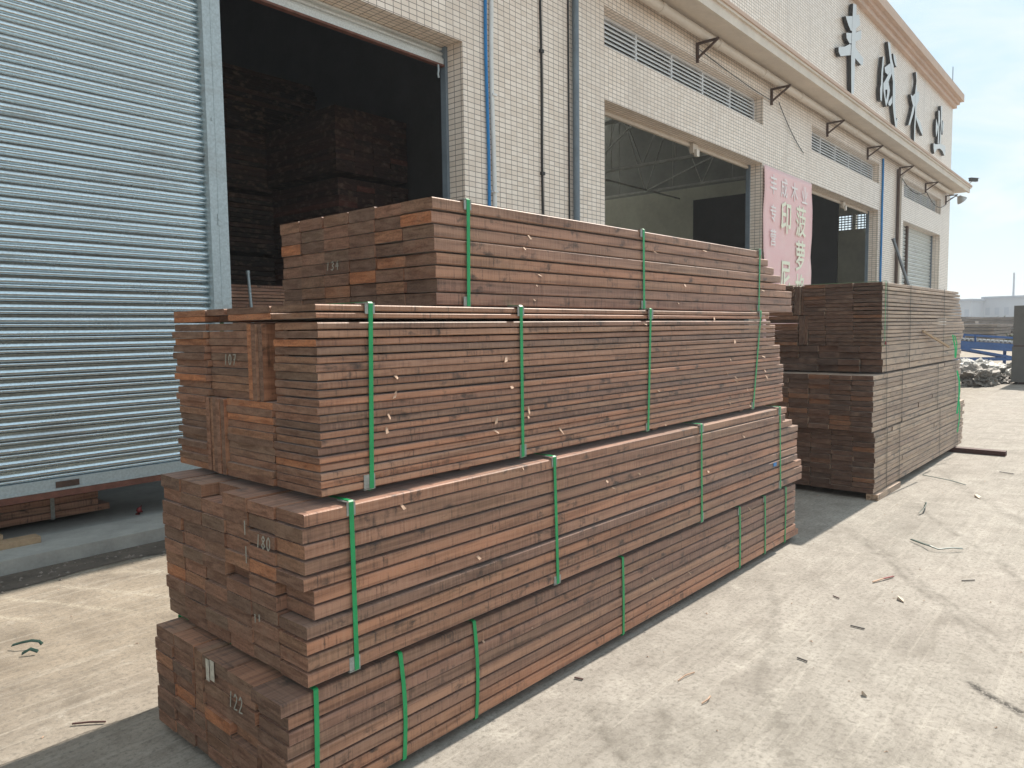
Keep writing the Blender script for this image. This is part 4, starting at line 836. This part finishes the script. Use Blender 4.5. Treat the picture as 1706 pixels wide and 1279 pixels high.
cv = thing('roller_conveyor', 'blue inclined roller conveyor standing behind the tarpaulins', 'conveyor', (31.9, 4.4, 0))
A = Vector((-1.6, 1.95, 0)); B = Vector((.95, -1.15, 0))
za, zb = 1.02, .72
off = Vector((.55, .45, 0))
m = MB()
for o_ in (Vector((0, 0, 0)), off): m.obox(A+o_+Vector((0, 0, za-.1)), B+o_+Vector((0, 0, zb-.1)), .06, .26); m.obox(A+o_+Vector((0, 0, za+.28)), B+o_+Vector((0, 0, zb+.26)), .05, .06)
for t in (.05, .5, .98):
    for o_ in (Vector((0, 0, 0)), off): p_ = A.lerp(B, t)+o_; z_ = za+(zb-za)*t; m.obox(p_+Vector((0, 0, z_)), p_+Vector((0, 0, z_+.28)), .06, .06)
m.build('side_rail', CONVBLUE, cv)
m = MB()
for i in range(26): p_ = A.lerp(B, (i+.5)/26); z_ = za+(zb-za)*(i+.5)/26+.1; m.tube([p_+Vector((0, 0, z_)), p_+off+Vector((0, 0, z_))], .05, 8)
m.build('rollers', ROLLER, cv)
for t in (.22, .32, .88):
    for o_ in (Vector((0, 0, 0)), off):
        p_ = A.lerp(B, t)+o_; m = MB(); m.obox(p_, p_+Vector((0, 0, za+(zb-za)*t-.2)), .1, .1, up=(1, 0, 0)); m.build('leg', CONVBLUE, cv)
m = MB()
for o_ in (Vector((0, 0, 0)), off): m.obox(A.lerp(B, .12)+o_+Vector((0, 0, .25)), A.lerp(B, .95)+o_+Vector((0, 0, .25)), .08, .1); m.obox(A.lerp(B, .3)+o_+Vector((0, 0, .72)), A.lerp(B, .86)+o_+Vector((0, 0, .3)), .07, .08)
m.build('brace', CONVBLUE, cv)

YG = 'lumber stacks across the far yard'
for i, (x, y, L, w, h, lab) in enumerate(((58, 9.2, 7, 4, 1.55, 'low lumber stack right behind the blue conveyor'), (66, 12.0, 8, 4, 1.9, 'lumber stack second in the far yard row'), (76, 9.5, 9, 5, 2.0, 'wide lumber stack beyond the conveyor, on the side of the panel stack'), (84, 15.5, 9, 5, 2.3, 'lumber stack at the rear of the far yard, next to the warehouse end'), (98, 13.0, 12, 6, 2.4, 'long rearmost lumber stack before the hazy buildings'))):
    m = MB(); n = int(h/.22)
    for k_ in range(n):
        d1, d2 = random.uniform(-.2, .2), random.uniform(-.2, .2)
        m.box(-L/2+d1, L/2+d2, -w/2+random.uniform(-.1, .1), w/2, k_*.22, k_*.22+.17)
    tag(m.build('lumber_stack', FARWOOD, None, (x, y, 0), R(8*math.sin(i*2.1))), lab, 'lumber stack', YG)
def shrub(x, y, h, lab):
    t = thing('shrub', lab, 'shrub', (x, y, 0)); m = MB(); m.tube([(0, 0, 0), (.05, 0, h*.7)], [.06, .02], 6); m.build('stem', RUST, t)
    m = MB()
    for i in range(420):
        p = Vector((random.gauss(0, .33), random.gauss(0, .4), abs(random.gauss(.55, .24))))*h; a = Vector((random.gauss(0, 1), random.gauss(0, 1), random.gauss(0, 1))).normalized()*.12*h; b = a.cross(Vector((random.random(), random.random(), 1))).normalized()*.07*h
        m.add([p-a, p+b, p+a, p-b], [(0, 1, 2, 3)])
    m.build('foliage', LEAF, t)
shrub(112, 14.2, 2.0, 'small dark shrub in front of the hazy far buildings'); shrub(50, 5.55, .9, 'dry yellowish shrub beside the grey panel stack')
def farb(x, y, L, w, h, lab):
    t = thing('far_building', lab, 'building', (x, y, 0), R(-12)); m = MB(); m.box(0, L, -w/2, w/2, 0, h); m.build('wall', FARWALL, t)
    m = MB(); m.box(-.4, L+.4, -w/2-.4, w/2+.4, h, h+.5); m.build('roof', FARROOF, t)
    for i in range(5):
        m = MB(); m.box(-.06, 0.0, -w/2+w*(i+.25)/5, -w/2+w*(i+.75)/5, h*.45, h*.7); m.build('window', FARROOF, t)
farb(215, 38.5, 26, 10, 7.0, 'pale hazy flat roofed shed next to the warehouse end'); farb(250, 35.0, 30, 12, 6.0, 'lowest pale hazy shed in the middle of the far row'); farb(220, 27.0, 30, 10.5, 7.6, 'pale hazy shed behind the chimney mast')
m = MB(); m.tube([(0, 0, 0), (0, 0, 14.0)], [.3, .2], 10); tag(m.build('chimney', FARWALL, None, (225, 26.3, 0)), 'thin pale chimney mast rising above the far hazy sheds', 'chimney')

# ------------------------------------------------------------------ haze
m = MB(); m.box(-155, 605, -305, 405, -1, 15)
hm = bpy.data.materials.new("haze_air"); hm.use_nodes = True; ht = hm.node_tree
for nd in list(ht.nodes):
    if nd.type == 'BSDF_PRINCIPLED': ht.nodes.remove(nd)
pv = ht.nodes.new('ShaderNodeVolumePrincipled'); pv.inputs['Color'].default_value = (0.9, 0.94, 1.0, 1); pv.inputs['Density'].default_value = 0.0013; pv.inputs['Anisotropy'].default_value = 0.2
ht.links.new(pv.outputs[0], ht.nodes['Material Output'].inputs['Volume'])
tag(m.build('haze', hm), 'thin pale haze in the air over the yard', 'haze', kind='stuff')
